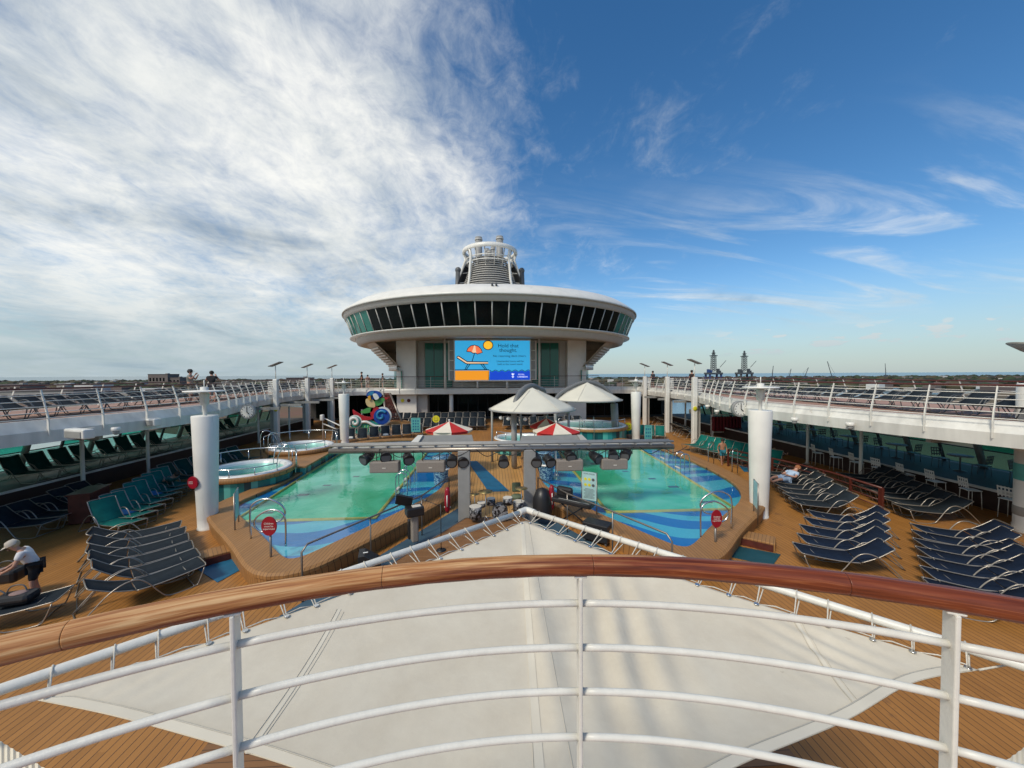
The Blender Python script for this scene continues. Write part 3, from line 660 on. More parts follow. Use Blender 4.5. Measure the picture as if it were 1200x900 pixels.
# ---- funnel
fn = thing('funnel', 'white ribbed lattice funnel with a ring and exhaust pipes rising behind the lounge roof', 'funnel', (-.3, 60, 0))
for k in range(26):
    z = 14.2+k*.375; r = 4.15-.40*(z-20)
    MB().lathe([(r, z),(r-.02, z+.10),(r-.28, z+.07),(r-.28, z),(r, z)], n=40, a0=R(195), a1=R(345)).build('louvre', M['terr'], fn)
MB().lathe([(7.2,14),(5.1,20),(3.6,23.6)], n=24, a0=R(-12), a1=R(192)).build('rear_casing', M['dgrey'], fn)
MB().lathe([(4.9,14),(2.0,23.9)], n=32).build('core', M['dgrey'], fn)
for a_, w_ in ((R(180),1),(R(0),1),(R(222),.8),(R(318),.8),(R(30),.9),(R(150),.9)):
    ca, sa_ = math.cos(a_), math.sin(a_)
    MB().tube([(7.0*ca*w_,7.0*sa_*w_,14),(5.3*ca*w_,5.3*sa_*w_,20),(3.9*ca,3.9*sa_,23.7),(4.2*ca,4.2*sa_,24.8)], .20, n=8).build('strut', M['white'], fn)
MB().lathe([(4.25,24.5),(4.42,24.65),(4.38,25.1),(4.15,25.25),(3.9,25.1),(3.9,24.65),(4.25,24.5)], n=48).build('ring', M['white'], fn)
for z in (22.9,23.6): MB().tube([(3.75*math.cos(2*math.pi*i/40), 3.75*math.sin(2*math.pi*i/40), z) for i in range(40)], .08, n=6, closed=True).build('ring_rail', M['white'], fn)
for i in range(16):
    a_ = 2*math.pi*(i+.5)/16; MB().tube([(3.3*math.cos(a_),3.3*math.sin(a_),22.0),(4.05*math.cos(a_),4.05*math.sin(a_),24.6)], .09, n=5).build('stay', M['terr'], fn)
for x, y, h in ((-1.75,-1.2,26.9),(1.55,-1.4,27.0),(.5,1.0,26.2),(-.5,1.3,26.0),(-.1,-.4,25.2)):
    MB().tube([(x,y,19),(x,y,h)], .55 if abs(x) > 1.2 else .36, n=16).build('exhaust_pipe', M['grey'], fn)
    MB().lathe([(.40,h-.5),(.62 if abs(x) > 1.2 else .42,h-.48),(.62 if abs(x) > 1.2 else .42,h-.3),(.40,h-.28)], (x,y,0), n=16).build('pipe_band', M['terr'], fn)
for s in (-1, 1):
    q = MB(); q.tube([(s*5.4,0,14),(s*5.1,0,21.9)], .40, n=10); q.ball((s*5.1,0,22.1), .5); q.build('side_stack', M['dgrey'], fn)
    for z in (16,18,20,21.5): MB().tube([(s*5.3,0,z),(s*3.4,0,z+.2)], .09, n=6).build('bracket', M['white'], fn)
# ---- funnel done; twin lamps on the roof edge
rl = thing('roof_floodlight', 'pair of small black floodlights on the front edge of the lounge roof', 'floodlight', (.2, 32.6, 13.05))
for s in (-1, 1): MB().tube([(s*.18,0,-.2),(s*.18,-.05,.25),(s*.18,-.25,.25)], .09, n=8).build('lamp_head', M['dgrey'], rl)
# ================================================================== VIDEO SCREEN
sy = 41.3
vs = thing('video_screen', 'large lit video screen showing a deck chair, parasol and sun drawing', 'video screen', (0, sy, 0))
c0, c1 = YP(533,399.3,sy), YP(621,445,sy)
x0, x1, z1, z0 = c0.x, c1.x, c0.z, c1.z; W, Hh = x1-x0, z1-z0
def emit(n, c, e=.9): return mat(n, c, .4, noise=.03, emit=e)
E1 = dict(sky=emit('screen_sky_blue', (.03,.33,.62)), sea=emit('screen_deep_blue', (.004,.05,.50)), sand=emit('screen_orange', (.75,.27,.01)), sun=emit('screen_yellow', (.9,.48,.03)), ink=mat('screen_ink', (.006,.012,.04), .5), coral=emit('screen_coral', (.80,.17,.07)), cream=emit('screen_cream', (.80,.52,.33)), wh=emit('screen_white', (.8,.85,.9)))
def sxy(a, b): return (x0+W*a, z0+Hh*b)
def sprism(poly, d0, d1, name, mt):
    q = MB(); n = len(poly); q.plate([sxy(a, b) for a, b in poly], (0, -d0, 0), (1,0,0), (0,0,1), d1-d0); q.build(name, mt, vs)
MB().box(((x0+x1)/2, .16, (z0+z1)/2), (W+1.55, .12, Hh+.05), bev=.02).build('side_frame', M['white'], vs); MB().box(((x0+x1)/2, .16, (z0+z1)/2), (W+.3, .3, Hh+.3), bev=.02).build('casing', M['white'], vs)
sprism([(0,0),(1,0),(1,1),(0,1)], .004, .01, 'display', E1['sky'])
sprism([(.46,0),(1,0),(1,.22)]+[(1-.54*i/24, .22+.02*math.sin(i*1.6)) for i in range(1, 25)], .014, .02, 'picture_sea', E1['sea'])
q = MB(); q.tube([(sxy(1-.54*i/36,0)[0], -.026, z0+Hh*(.235+.02*math.sin(i*1.07))) for i in range(37)], .035, n=5); q.build('picture_wave_line', E1['ink'], vs)
sprism([(0,0),(.455,0),(.455,.24),(0,.24)], .022, .028, 'picture_sand', E1['sand'])
def line(pts, r, name='picture_outline', mt=None, d=.034): MB().tube([(sxy(a,b)[0], -d, sxy(a,b)[1]) for a, b in pts], r, n=6).build(name, mt or E1['ink'], vs)
line([(0,.26),(.45,.26),(.45,0)], .05)
circ = [(.44+.065*math.cos(t/16*6.283), .885+.115*math.sin(t/16*6.283)) for t in range(17)]
sprism([c for c in circ[:-1] if True], .03, .036, 'picture_sun', E1['sun']); line(circ, .045, d=.04)
um = [(.155,.73),(.17,.80),(.21,.87),(.26,.89),(.31,.86),(.345,.79),(.365,.70),(.33,.68),(.30,.66),(.27,.69),(.24,.68),(.21,.72),(.18,.72)]
sprism(um, .03, .036, 'picture_parasol', E1['coral']); line(um+[um[0]], .04, d=.04)
sprism([(.225,.71),(.255,.88),(.27,.88),(.285,.68)], .037, .041, 'picture_parasol_panel', E1['cream'])
line([(.26,.68),(.225,.47)], .04, d=.038)
ch = [(.03,.60),(.05,.61),(.16,.47),(.44,.46),(.44,.41),(.17,.41),(.145,.42),(.025,.57)]
sprism(ch, .03, .036, 'picture_deck_chair', E1['cream']); line(ch+[ch[0]], .05, d=.04)
for a in (((.17,.41),(.13,.27)),((.20,.41),(.15,.27)),((.34,.41),(.40,.27)),((.37,.41),(.42,.27))): line(a, .04, d=.038)
def stext(s, a, b, size, mt): text('caption', s, size, mt, vs, Matrix.Translation((sxy(a,b)[0], -.03, sxy(a,b)[1])) @ Matrix.Rotation(R(90), 4, 'X'))
stext('Hold that', .71, .87, .60, E1['ink']); stext('thought.', .71, .755, .60, E1['ink'])
stext('No reserving deck chairs.', .73, .61, .36, E1['ink']); stext('Unattended items will be', .735, .475, .30, E1['ink']); stext('held at the towel stand.', .735, .40, .30, E1['ink'])
stext('ROYAL', .885, .135, .22, E1['wh']); stext('CARIBBEAN', .90, .075, .22, E1['wh'])
line([(.77,.15),(.77,.06)], .03, 'emblem', E1['wh']); line([(.755,.09),(.77,.055),(.785,.09)], .03, 'emblem', E1['wh']); sprism([(.755,.13),(.785,.13),(.79,.17),(.78,.15),(.77,.175),(.76,.15),(.75,.17)], .03, .036, 'emblem', E1['wh'])
for s in (-1, 1):
    for k in range(4):
        xx = (x0 if s < 0 else x1)+s*.38; zz_ = z0+Hh*(k+.5)/4
        MB().box((xx, .05, zz_), (.42, .2, Hh/4-.12), bev=.03).build('side_speaker', M['grey'], vs)
for x in (-1.7, 1.6): MB().tube([(x,.2,z1),(x,.2,z1+.9)], .07, n=6).build('hanger', M['white'], vs); MB().tube([(x,.2,z0),(x,.2,3.8)], .10, n=6).build('support', M['white'], vs)
# ================================================================== LOUNGERS
def make_lounger(fab, back=33, label='', group='', tubes='loungeframe'):
    t = thing('sun_lounger', label, 'sun lounger', group=group)
    hx, hz, bl = .16, .36, .78; bx, bz = hx+bl*math.cos(R(back)), hz+bl*math.sin(R(back))
    seat = catmull([(-1.03,0,.42),(-.75,0,.385),(-.4,0,.355),(-.1,0,.345),(hx,0,hz)], 4)
    bk = catmull([(hx+.02,0,hz+.01),(hx+bl*.5*math.cos(R(back))+.015,0,hz+bl*.5*math.sin(R(back))-.03),(bx,0,bz)], 4)
    def sling(pts, w_=.27):
        a = [(p.x, -w_, p.z+.004) for p in pts]; c = [(p.x, 0, p.z-.012) for p in pts]; b = [(p.x, w_, p.z+.004) for p in pts]
        lo = lambda r: [(x, y, z-.012) for x, y, z in r]
        return strip([a, c, b, lo(b), lo(c), lo(a), a], True)
    sling(seat).build('seat', M[fab], t); sling(bk).build('backrest', M[fab], t)
    q = MB()
    for s in (-1, 1):
        q.tube([(p.x, s*.285, p.z) for p in seat], .013, n=6); q.tube([(p.x, s*.285, p.z) for p in bk], .013, n=6)
    q.tube([(-1.03,-.285,.42),(-1.05,-.2,.425),(-1.05,.2,.425),(-1.03,.285,.42)], .013, n=6)
    q.tube([(bx,-.285,bz),(bx+.02,-.2,bz+.015),(bx+.02,.2,bz+.015),(bx,.285,bz)], .013, n=6)
    q.tube([(hx,-.285,hz-.02),(hx,.285,hz-.02)], .011, n=6); q.tube([(-.7,-.285,.365),(-.7,.285,.365)], .011, n=6)
    q.build('frame', M[tubes], t)
    for s in (-1, 1):
        c = catmull([(-1.0,s*.30,.39),(-.90,s*.31,.12),(-.80,s*.315,.018),(-.36,s*.315,.016),(-.20,s*.32,.16),(-.02,s*.33,.44),(.14,s*.335,.60),(.34,s*.335,.62),(.58,s*.33,.50),(.82,s*.325,.26),(1.04,s*.32,.014)], 3)
        MB().tube(c, .0135, n=6).build('armrest_leg', M[tubes], t)
    MB().tube([(1.03,-.32,.016),(1.03,.32,.016)], .012, n=6).build('floor_bar', M[tubes], t); MB().tube([(-.8,-.315,.02),(-.8,.315,.02)], .012, n=6).build('floor_bar', M[tubes], t)
    t.scale = (1.07,1.28,1.08); return t
PROTO = {}
TOWELS = []
def row(n, p0, p1, y0, y1, kind, desc, group, z=0, jit=.02):
    for i in range(n):
        t = i/max(n-1, 1); x = p0[0]+(p1[0]-p0[0])*t+random.uniform(-jit, jit); y = p0[1]+(p1[1]-p0[1])*t+random.uniform(-jit, jit)
        a = R(y0+(y1-y0)*t+random.uniform(-2.4, 2.4)); lab = desc % ('farthest' if i == n-1 and n > 1 and 'from' not in desc else ('first' if 'from' in desc and i == 0 else ORD[i]))
        kd = (kind[0], kind[1]+(0 if n < 3 else random.choice((-7,0,0,0,4))))+tuple(kind[2:])
        if kd not in PROTO:
            o = make_lounger(kd[0], kd[1], lab, group, kd[2] if len(kd) > 2 else 'loungeframe'); o.location = (x, y, z); o.rotation_euler = (0,0,a); PROTO[kd] = o
        else: dup(PROTO[kd], (x, y, z), a, lab, group)
def fc(foot, yaw, l=1.05): return (foot[0]+l*math.cos(R(yaw)), foot[1]+l*math.sin(R(yaw)))
row(6, fc((-7.83,10.15),230), fc((-10.5,12.75),212), 230, 212, ('slate',33), 'slate mesh sun lounger, %s in the fanned row beside the left blue mat', 'slate loungers left of the pool')
row(7, (-13.2,13.45), (-15.1,17.9), 160, 160, ('teal',52), 'teal mesh sun lounger, %s in the slanting row left of the big white column', 'teal loungers on the left deck')
c0 = P(60,615,.3); row(5, (c0.x-1.0,c0.y), (c0.x-1.8,c0.y+3.2), 182, 176, ('slate',33), 'dark sun lounger in the shade under the left walkway, %s in its row', 'dark loungers in the left shade')
lb_ = P(-8,716,.35); row(1, (lb_.x,lb_.y), (lb_.x,lb_.y), 205, 205, ('slate',33), 'dark lounger holding black bags beside the leaning woman, %s to the camera at left', 'dark lounger with bags')
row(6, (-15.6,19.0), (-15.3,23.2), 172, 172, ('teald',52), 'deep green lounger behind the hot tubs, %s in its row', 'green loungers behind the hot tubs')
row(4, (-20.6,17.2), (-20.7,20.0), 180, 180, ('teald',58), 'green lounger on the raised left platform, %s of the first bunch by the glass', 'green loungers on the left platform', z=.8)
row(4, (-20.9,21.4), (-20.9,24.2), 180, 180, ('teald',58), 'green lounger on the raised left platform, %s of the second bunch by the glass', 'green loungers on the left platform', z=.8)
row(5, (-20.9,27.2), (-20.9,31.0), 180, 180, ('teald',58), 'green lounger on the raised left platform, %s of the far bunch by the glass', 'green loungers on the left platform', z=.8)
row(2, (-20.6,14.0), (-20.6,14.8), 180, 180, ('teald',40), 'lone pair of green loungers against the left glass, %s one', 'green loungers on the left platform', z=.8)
row(5, fc((8.62,9.86),-20), fc((11.2,12.3),-24), -20, -24, ('navy',33), 'navy striped lounger, %s in the middle right row beside the dark teal mat', 'navy loungers middle right')
row(7, fc((10.2,7.9),-26), fc((13.52,10.98),-26), -26, -26, ('navy',33), 'navy lounger, %s in the front right row above the handrail', 'navy loungers front right')
row(7, fc((11.62,13.53),-10), fc((13.6,17.7),-14), -10, -14, ('slate',33), 'dark lounger, %s in the row between the big right column and the wooden balustrade', 'dark loungers beside the right balustrade')
row(7, fc((15.01,12.76),-12), fc((17.0,17.0),-12), -12, -12, ('slate',33), 'dark lounger, %s in the row under the right walkway behind the balustrade', 'dark loungers under the right walkway')
row(8, (15.35,19.6), (14.35,25.2), 28, 22, ('teal',52), 'teal lounger, %s in the sunny row along the right pool', 'teal loungers along the right pool')
row(5, (10.8,30.6), (13.6,29.4), 75, 65, ('teal',52), 'teal lounger behind the far right column, %s in its row', 'teal loungers far right')
row(8, (16.6,30.0), (17.6,37.5), 200, 200, ('slate',33), 'dark lounger far right between the tall lamp columns, %s in its row', 'dark loungers far right')
row(8, (-12.2,29.6), (-6.6,32.7), 112, 102, ('slate',52), 'grey lounger, %s in the row below the bird sculpture', 'grey loungers below the sculpture')
row(13, (-10.2,36.4), (-1.2,36.4), 90, 90, ('slate',58), 'grey lounger, %s from the left in the front row at the far wall', 'grey loungers at the far wall')
row(13, (-10.6,39.0), (-1.2,39.0), 90, 90, ('slate',62), 'grey lounger, %s from the left in the back row at the far wall', 'grey loungers at the far wall', z=.25)
row(9, (1.4,36.6), (8.6,36.8), 90, 90, ('slate',58), 'grey lounger behind the white umbrellas, %s from the centre', 'grey loungers behind the umbrellas')
row(31, (-17.9,9.4), (-19.5,38.0), 178, 178, ('slate',30,'dgrey'), 'dark lounger up on the left walkway, %s along the railing', 'loungers on the left walkway', z=3.81)
row(31, (17.7,8.0), (18.4,38.0), 2, 2, ('slate',30,'dgrey'), 'dark lounger up on the right walkway, %s along the railing', 'loungers on the right walkway', z=3.81)
struct(MB().prism([(-11.2,37.6),(9.6,37.6),(9.6,42.4),(-11.2,42.4)], .0, .25).build('terrace', M['coam']))
# ================================================================== BIG COLUMNS with speaker heads
for x, y, h, lab in ((-10.14,13.55,4.0,'large tapered white column at the near left of the pools'),(10.0,13.3,4.0,'large tapered white column at the near right of the pools'),(-11.4,28.95,3.95,'tapered white column at the far left beside the bird sculpture'),(11.3,28.6,3.95,'tapered white column at the far right beside teal loungers')):
    t = thing('pool_column', lab, 'column', (x, y, 0), group='tapered pool columns')
    MB().lathe([(.31,0),(.31,.05),(.295,.06),(.30,.4),(.35,2.2),(.39,h-.02),(.38,h),(.001,h)], n=40).build('shaft', M['white'], t)
    MB().lathe([(.06,h),(.055,h+.35),(.13,h+.4),(.15,h+.75),(.12,h+.80),(.12,h+1.0),(.001,h+1.02)], n=16).build('mast_head', M['whiterough'], t)
    MB().lathe([(.10,h+.82),(.60,h+.84),(.58,h+.88),(.10,h+.90)], n=32).build('disc_light', M['white'], t)
    MB().tube([(0,0,h+1),(0,0,h+1.25)], .02, n=6).build('aerial', M['railwhite'], t)
    for a in range(4): MB().tube([(.13*math.cos(a*1.571+.5),.13*math.sin(a*1.571+.5),h+.45),(.5*math.cos(a*1.571+.5),.5*math.sin(a*1.571+.5),h+.82)], .012, n=5).build('stay', M['railwhite'], t)
# red disc hung on the left column
d = thing('round_sign', 'crimson disc on the side of the near left white column', 'sign', (-10.34,13.25,1.72))
MB().tube([(.0,-.02,0),(-.01,-.06,0)], .21, n=28).build('disc', M['redsign'], d)
text('lettering', 'HANDICAP\nPOOL LIFT', .055, M['white'], d, Matrix.Translation((0,-.064,0)) @ Matrix.Rotation(R(90), 4, 'X'), .001)
# tall lamp columns along the walkway edges
for s, lst in ((-1, ((323,517),(360,501),(389,494))), (1, ((814,511),(782,497),(755.6,491.5)))):
    for i, (px, py) in enumerate(lst):
        d_ = ray(px, 440); b = None; lp_ = [(a_.x, a_.y) for a_ in catmull([Vector((q_[0], q_[1], 0)) for q_ in LIP[s]], 8)]
        for k_ in range(400):
            yy = 22+k_*.05; xx = d_.x/d_.y*yy; lx = min(lp_, key=lambda a_: abs(a_[1]-yy) if abs(a_[0]) > 12.5 else 99)[0]
            if abs(xx) > abs(lx)-.32: b = Vector((xx, yy, 0)); break
        t = thing('lamp_column', 'tall white lamp column with tilted flat lamp at the %s walkway edge, %s from the camera' % (LAB[s], ORD[i]), 'lamp column', (b.x, b.y, 0), group='tall lamp columns')
        MB().box((0,0,2.55), (.34,.34,5.1), bev=.05).build('column', M['white'], t)
        MB().box((s*.40,.35,1.55), (.42,.30,3.1), bev=.03).build('rear_column', M['terr'], t)
        q = MB()
        for k in range(7): q.box((s*.42,0,3.95+.16*k), (.36,.05,.10))
        q.build('louvred_panel', M['white'], t)
        MB().tube([(0,0,5.1),(0,0,6.15)], .035, n=8).build('mast', M['railwhite'], t)
        MB().box((s*-.02,0,6.28), (.95,.62,.07), bev=.03, M4=Matrix.Rotation(R(-22*s*-1 if s > 0 else -22), 4, 'Y')).build('lamp_panel', M['grey'], t)
        if i == 0: MB().ball((-s*.05,-.2,2.75), .17, sq=(1,.3,1)).build('smiley_disc', M['yellow'], t)
# clocks, floodlights
for px, py, y, s in ((291,482.5,22.7,-1),(866.5,479,18.9,1)):
    p = YP(px,py,y); t = thing('wall_clock', 'round grey clock on the fascia of the %s walkway' % LAB[s], 'clock', p, rz=0)
    MB().tube([(0,.10,0),(0,-.10,0)], .42, n=28).build('case', M['grey'], t); MB().tube([(0,-.10,0),(0,-.12,0)], .35, n=28).build('dial', M['white'], t)
    q = MB(); q.tube([(0,-.14,0),(.0,-.14,.26)], .02, n=4).tube([(0,-.14,0),(.12,-.14,-.12)], .025, n=4).build('hands', M['black'], t)
    for k in range(12): MB().box((.30*math.sin(k*.5236),-.13,.30*math.cos(k*.5236)), (.03,.01,.06), M4=Matrix.Rotation(k*.5236, 4, 'Y')).build('hour_mark', M['black'], t)
    MB().tube([(s*.1,.1,0),(s*.5,.35,.1)], .05, n=6).build('arm', M['grey'], t)
fl = [(93,508,12.2,-1),(176,494.5,16.2,-1),(944,488.5,17,1),(1045,499.5,13,1),(1166,509,10.8,1)]
for i, (px, py, y, s) in enumerate(fl):
    p = YP(px,py,y); t = thing('floodlight', 'boxy white floodlight hung under the %s walkway fascia, %s one' % (LAB[s], ['left','right','farthest','middle','nearest'][i]), 'floodlight', p, rz=(R(-20) if s < 0 else R(20)), group='fascia floodlights')
    MB().box((0,0,0), (1.0 if i in (0,1,3) else .75,.28,.30), bev=.04).build('housing', M['whiterough'], t)
    MB().box((0,-.15,-.02), (.8 if i in (0,1,3) else .6,.03,.2), bev=.008).build('lens', M['ceil'], t)
    MB().box((0,.22,.12), (.06,.25,.06)).build('bracket', M['railwhite'], t)
for i, (px, py, y) in enumerate(((136,505,14.6),(996,499,13.6),(840,483,21.5),(829,477,24),(931,493,15.6))):
    p = YP(px,py,y); t = thing('dome_camera', 'small white dome camera under the walkway edge, %s' % ['on the left side','beside the middle right floodlight','left of the right clock','farthest right','right of the big right column'][i], 'camera', p, group='small dome cameras')
    MB().ball((0,0,-.05), .10).build('dome', M['grey'], t); MB().lathe([(.001,.14),(.13,.14),(.14,.02),(.12,0)], n=14).build('mount', M['white'], t)
# ================================================================== HOT TUBS
def tub(x, y, r, zt, lab, rails=True, skirt='tiles'):
    t = thing('hot_tub', lab, 'hot tub', (x, y, 0))
    MB().lathe([(r-.06,0),(r-.06,zt-.22)], n=56).build('tiled_wall', M[skirt], t)
    MB().lathe([(r-.10,zt-.22),(r+.06,zt-.22),(r+.08,zt-.18),(r+.08,zt-.05),(r+.04,zt-.02),(r-.08,zt-.01)], n=56).build('wood_rim', M['coam'], t)
    MB().lathe([(r-.07,zt-.01),(r-.10,zt+.05),(r-.34,zt+.05),(r-.42,zt-.02),(r-.50,zt-.55),(.001,zt-.6)], n=56).build('shell', M['tubwhite'], t)
    MB().lathe([(.001,zt-.09),(r-.43,zt-.09)], n=48).build('water', M['tubwater'], t)
    MB().lathe([(.001,zt-.50),(r-.55,zt-.50)], n=48).build('tub_floor', M['basin'], t)
    return t
t = tub(-11.5, 17.9, 1.85, 1.05, 'raised round hot tub with white rim at the left pool, nearest to the camera')
def grab(parent, pts, r=.024, name='grab_rail', k=6): return MB().tube(catmull(pts, k), r, n=8).build(name, M['steel'], parent)
def ringrail(t, r, a0, a1, z=1.75, posts=5, zb=1.0):
    pts = [(r*math.cos(R(a0+(a1-a0)*i/20)), r*math.sin(R(a0+(a1-a0)*i/20)), z) for i in range(21)]
    MB().tube(pts, .026, n=8).build('curved_rail', M['steel'], t)
    for i in range(posts):
        a = R(a0+(a1-a0)*i/(posts-1)); MB().tube([(r*math.cos(a), r*math.sin(a), zb), (r*math.cos(a), r*math.sin(a), z)], .022, n=6).build('rail_post', M['steel'], t)
ringrail(t, 1.98, 20, 190, 1.62, 6, .8); ringrail(t, 1.75, -110, -20, 1.40, 4, .95)
for a in (30, 60): grab(t, [(1.9*math.cos(R(a)),1.9*math.sin(R(a)),.4),(1.9*math.cos(R(a)),1.9*math.sin(R(a)),1.8),(1.5*math.cos(R(a)),1.5*math.sin(R(a)),1.95),(1.2*math.cos(R(a)),1.2*math.sin(R(a)),1.5),(1.15*math.cos(R(a)),1.15*math.sin(R(a)),1.0)])
t = tub(-11.8, 23.4, 1.85, 1.05, 'raised round hot tub at the left pool, the farther of the two on that side')
ringrail(t, 2.0, 10, 200, 1.72, 7, .8); ringrail(t, 1.75, -130, -20, 1.45, 4, .95)
for a in (-150, -115): grab(t, [(2.1*math.cos(R(a)),2.1*math.sin(R(a)),.4),(2.1*math.cos(R(a)),2.1*math.sin(R(a)),1.9),(1.7*math.cos(R(a)),1.7*math.sin(R(a)),2.1),(1.35*math.cos(R(a)),1.35*math.sin(R(a)),1.6),(1.3*math.cos(R(a)),1.3*math.sin(R(a)),1.0)])
t = thing('tub_bench', 'teak ledge with stripe tiled front linking the two left hot tubs', 'bench')
MB().prism([(-10.4,19.0),(-9.55,19.2),(-10.0,25.4),(-10.7,25.4),(-12.6,20.6)][::-1], .02, .72).build('tiled_front', M['tilesw'], t)
MB().prism([(-10.4,18.9),(-9.45,19.1),(-9.92,25.5),(-10.7,25.5),(-12.6,20.6)][::-1], .722, .80).build('ledge', M['coam'], t)
t = tub(1.9, 26.0, 1.9, .92, 'white rimmed hot tub in the middle behind the tall canopy post'); ringrail(t, 1.75, 200, 300, 1.5, 4, .9)
t = tub(8.0, 29.9, 2.9, 1.25, 'wide raised hot tub with striped wall at the far right'); ringrail(t, 2.75, 190, 330, 1.85, 6, 1.2)
for a in (-120,-100): grab(t, [(3.0*math.cos(R(a)),3.0*math.sin(R(a)),.2),(3.0*math.cos(R(a)),3.0*math.sin(R(a)),1.9),(2.6*math.cos(R(a)),2.6*math.sin(R(a)),2.1),(2.2*math.cos(R(a)),2.2*math.sin(R(a)),1.3)])
# ================================================================== LIGHTING TRUSS
ty = 13.4
def zt_(px, py, y=ty): return YP(px, py, y)
a = zt_(386,527); b = zt_(789,521.5)
tr = thing('lighting_truss', 'long horizontal lighting truss across both pools on two grey posts', 'truss')
for dy, dz, r in ((0,-.06,.10),(0,.14,.045),(.35,.12,.05)):
    MB().tube([(a.x,ty+dy,a.z+dz),(b.x,ty+dy,b.z+dz)], r, n=12).build('pipe', M['grey'] if r < .06 else M['dsteel'], tr)
for i in range(22):
    x = a.x+(b.x-a.x)*(i+.5)/22; z = a.z+(b.z-a.z)*(i+.5)/22
    MB().box((x,ty+.16,z+.06), (.05,.38,.14)).build('cross_piece', M['grey'], tr)
MB().box(((a.x+b.x)/2, ty+.16, (a.z+b.z)/2+.02), (b.x-a.x-.1, .26, .05)).build('cable_tray', M['cream'], tr)
for px0, px1 in ((537,551),(614,627.5)):
    q0, q1 = zt_(px0,560), zt_(px1,560)
    MB().box(((q0.x+q1.x)/2, ty+.05, (a.z-.1)/2), (q1.x-q0.x,.36,a.z-.1), bev=.02).build('post', M['grey'], tr)
for px0, px1, s in ((469,554,-1),(611,703,1)):
    q0, q1 = YP(px0,522,ty+.3), YP(px1,522,ty+.3); zc = q0.z-.22; 
    prof = [(q0.x,zc),(q1.x,zc),(q1.x-(.1 if s < 0 else .45),zc+.36),(q0.x+(.45 if s < 0 else .1),zc+.36)]
    MB().plate([(x, z) for x, z in prof], (0,ty+.95,0), (1,0,0), (0,.22,1), .10).build('roof_wing', M['grey'], tr)
    e = q0.x if s < 0 else q1.x
    MB().plate([(e,zc),(e-s*.12,zc),(e-s*.57,zc+.42),(e-s*.30,zc+.42)] if 0 else [(e,zc-.02),(e-s*.35,zc-.02),(e-s*.62,zc+.40),(e-s*.42,zc+.40)], (0,ty+.82,0), (1,0,0), (0,.22,1), .05).build('wing_tip', M['white'] if s < 0 else M['terr'], tr)
for i, (x0_, x1_, yc) in enumerate(((435,469,546.5),(489,522,546),(651,682,544.5),(703.5,733.5,543))):
    q0, q1 = zt_(x0_,yc), zt_(x1_,yc); t = thing('hanging_speaker', 'taupe slab speaker hung under the truss, %s from the left' % ['first','second','third','fourth'][i], 'speaker', ((q0.x+q1.x)/2, ty-.05, q0.z), group='speakers under the truss')
    MB().box((0,0,0), (q1.x-q0.x,.35,.40), bev=.04).build('cabinet', M['spk'], t); MB().box((0,-.18,-.02), (.12,.01,.03)).build('badge', M['cream'], t)
    for s in (-1, 1): MB().tube([(s*.3,0,.2),(s*.3,0,a.z-q0.z-.1)], .015, n=5).build('hanger', M['black'], t)
for i, (px, py, tl) in enumerate(((431,536,-30),(452,533,20),(478,536,25),(530,539,0),(542,539,15),(590,539.5,0),(629,539,-10),(643,539,15),(697,535,30),(667,533,10),(718,532,-10),(734,531,-40))):
    p = zt_(px,py); t = thing('stage_light', 'round black stage lamp clamped to the truss, %s from the left' % (['first']+ORD[1:])[i], 'stage light', (p.x, ty-.02, p.z), R(tl), group='stage lamps on the truss')
    MB().tube([(0,.26,.08),(0,.12,.04),(0,-.14,-.05),(0,-.20,-.07)], [.08,.16,.19,.205], n=18, caps=True).build('can', M['black'], t)
    MB().tube([(0,-.205,-.072),(0,-.21,-.073)], .16, n=18).build('lens', M['dgrey'], t)
    MB().tube([(-.21,0,0),(-.21,0,.22),(.21,0,.22),(.21,0,0)], .015, n=5).build('yoke', M['black'], t)
q = MB(); 
for i in range(6):
    x = a.x+1.2+i*2.0; q.tube(catmull([(x,ty-.12,a.z-.05),(x+.4,ty-.15,a.z-.30),(x+.9,ty-.1,a.z-.12),(x+1.3,ty-.14,a.z-.28),(x+1.8,ty-.12,a.z-.06)], 5), .014, n=5)
q.build('cable', M['black'], tr)
# ================================================================== CANOPIES AND UMBRELLAS
M['archg'] = mat('arch_grey', (.17, .175, .175), .5)
def tent(name, lab, cx, cy, r, ze, zp, n, arch, post=None):
    t = thing(name, lab, 'canopy', (cx, cy, 0)); q = MB(); k = 9; vs = []; NN = n*6
    for i in range(NN):
        an = 2*math.pi*i/NN; e = 1-.05*(abs(math.sin(an*n/2)) if n < 8 else 0)
        for j in range(k):
            tt = j/(k-1); rr = r*e*tt; z = ze+(zp-ze)*((1-tt)**1.02)+.05*math.cos(an*n)*math.sin(tt*3.14)*tt
            vs.append((rr*math.cos(an), rr*math.sin(an), z))
    fs = [(i*k+j, ((i+1) % NN)*k+j, ((i+1) % NN)*k+j+1, i*k+j+1) for i in range(NN) for j in range(k-1)]
    q.add(vs, fs, True); o = q.build('fabric', M['canvas2'], t); md = o.modifiers.new('thick', 'SOLIDIFY'); md.thickness = .015
    q = MB(); q.tube([(r*1.0*math.cos(2*math.pi*i/64), r*1.0*math.sin(2*math.pi*i/64), ze-.02) for i in range(64)], .05, n=8, closed=True); q.build('edge_ring', M['grey'], t)
    for i in range(n):
        an = 2*math.pi*i/n; MB().tube([(r*j/8*math.cos(an), r*j/8*math.sin(an), ze+(zp-ze)*((1-j/8)**1.02)+.02+.05*math.sin(j/8*3.14)*j/8) for j in range(1, 9)], .012, n=4).build('seam', M['cream'], t)
    MB().tube(catmull(arch, 10), .15, n=12).build('arch', M['archg'], t)
    return t
M['canvas2'] = mat('cream_tent_fabric', (.70, .67, .56), .8, noise=.06, scale=1)
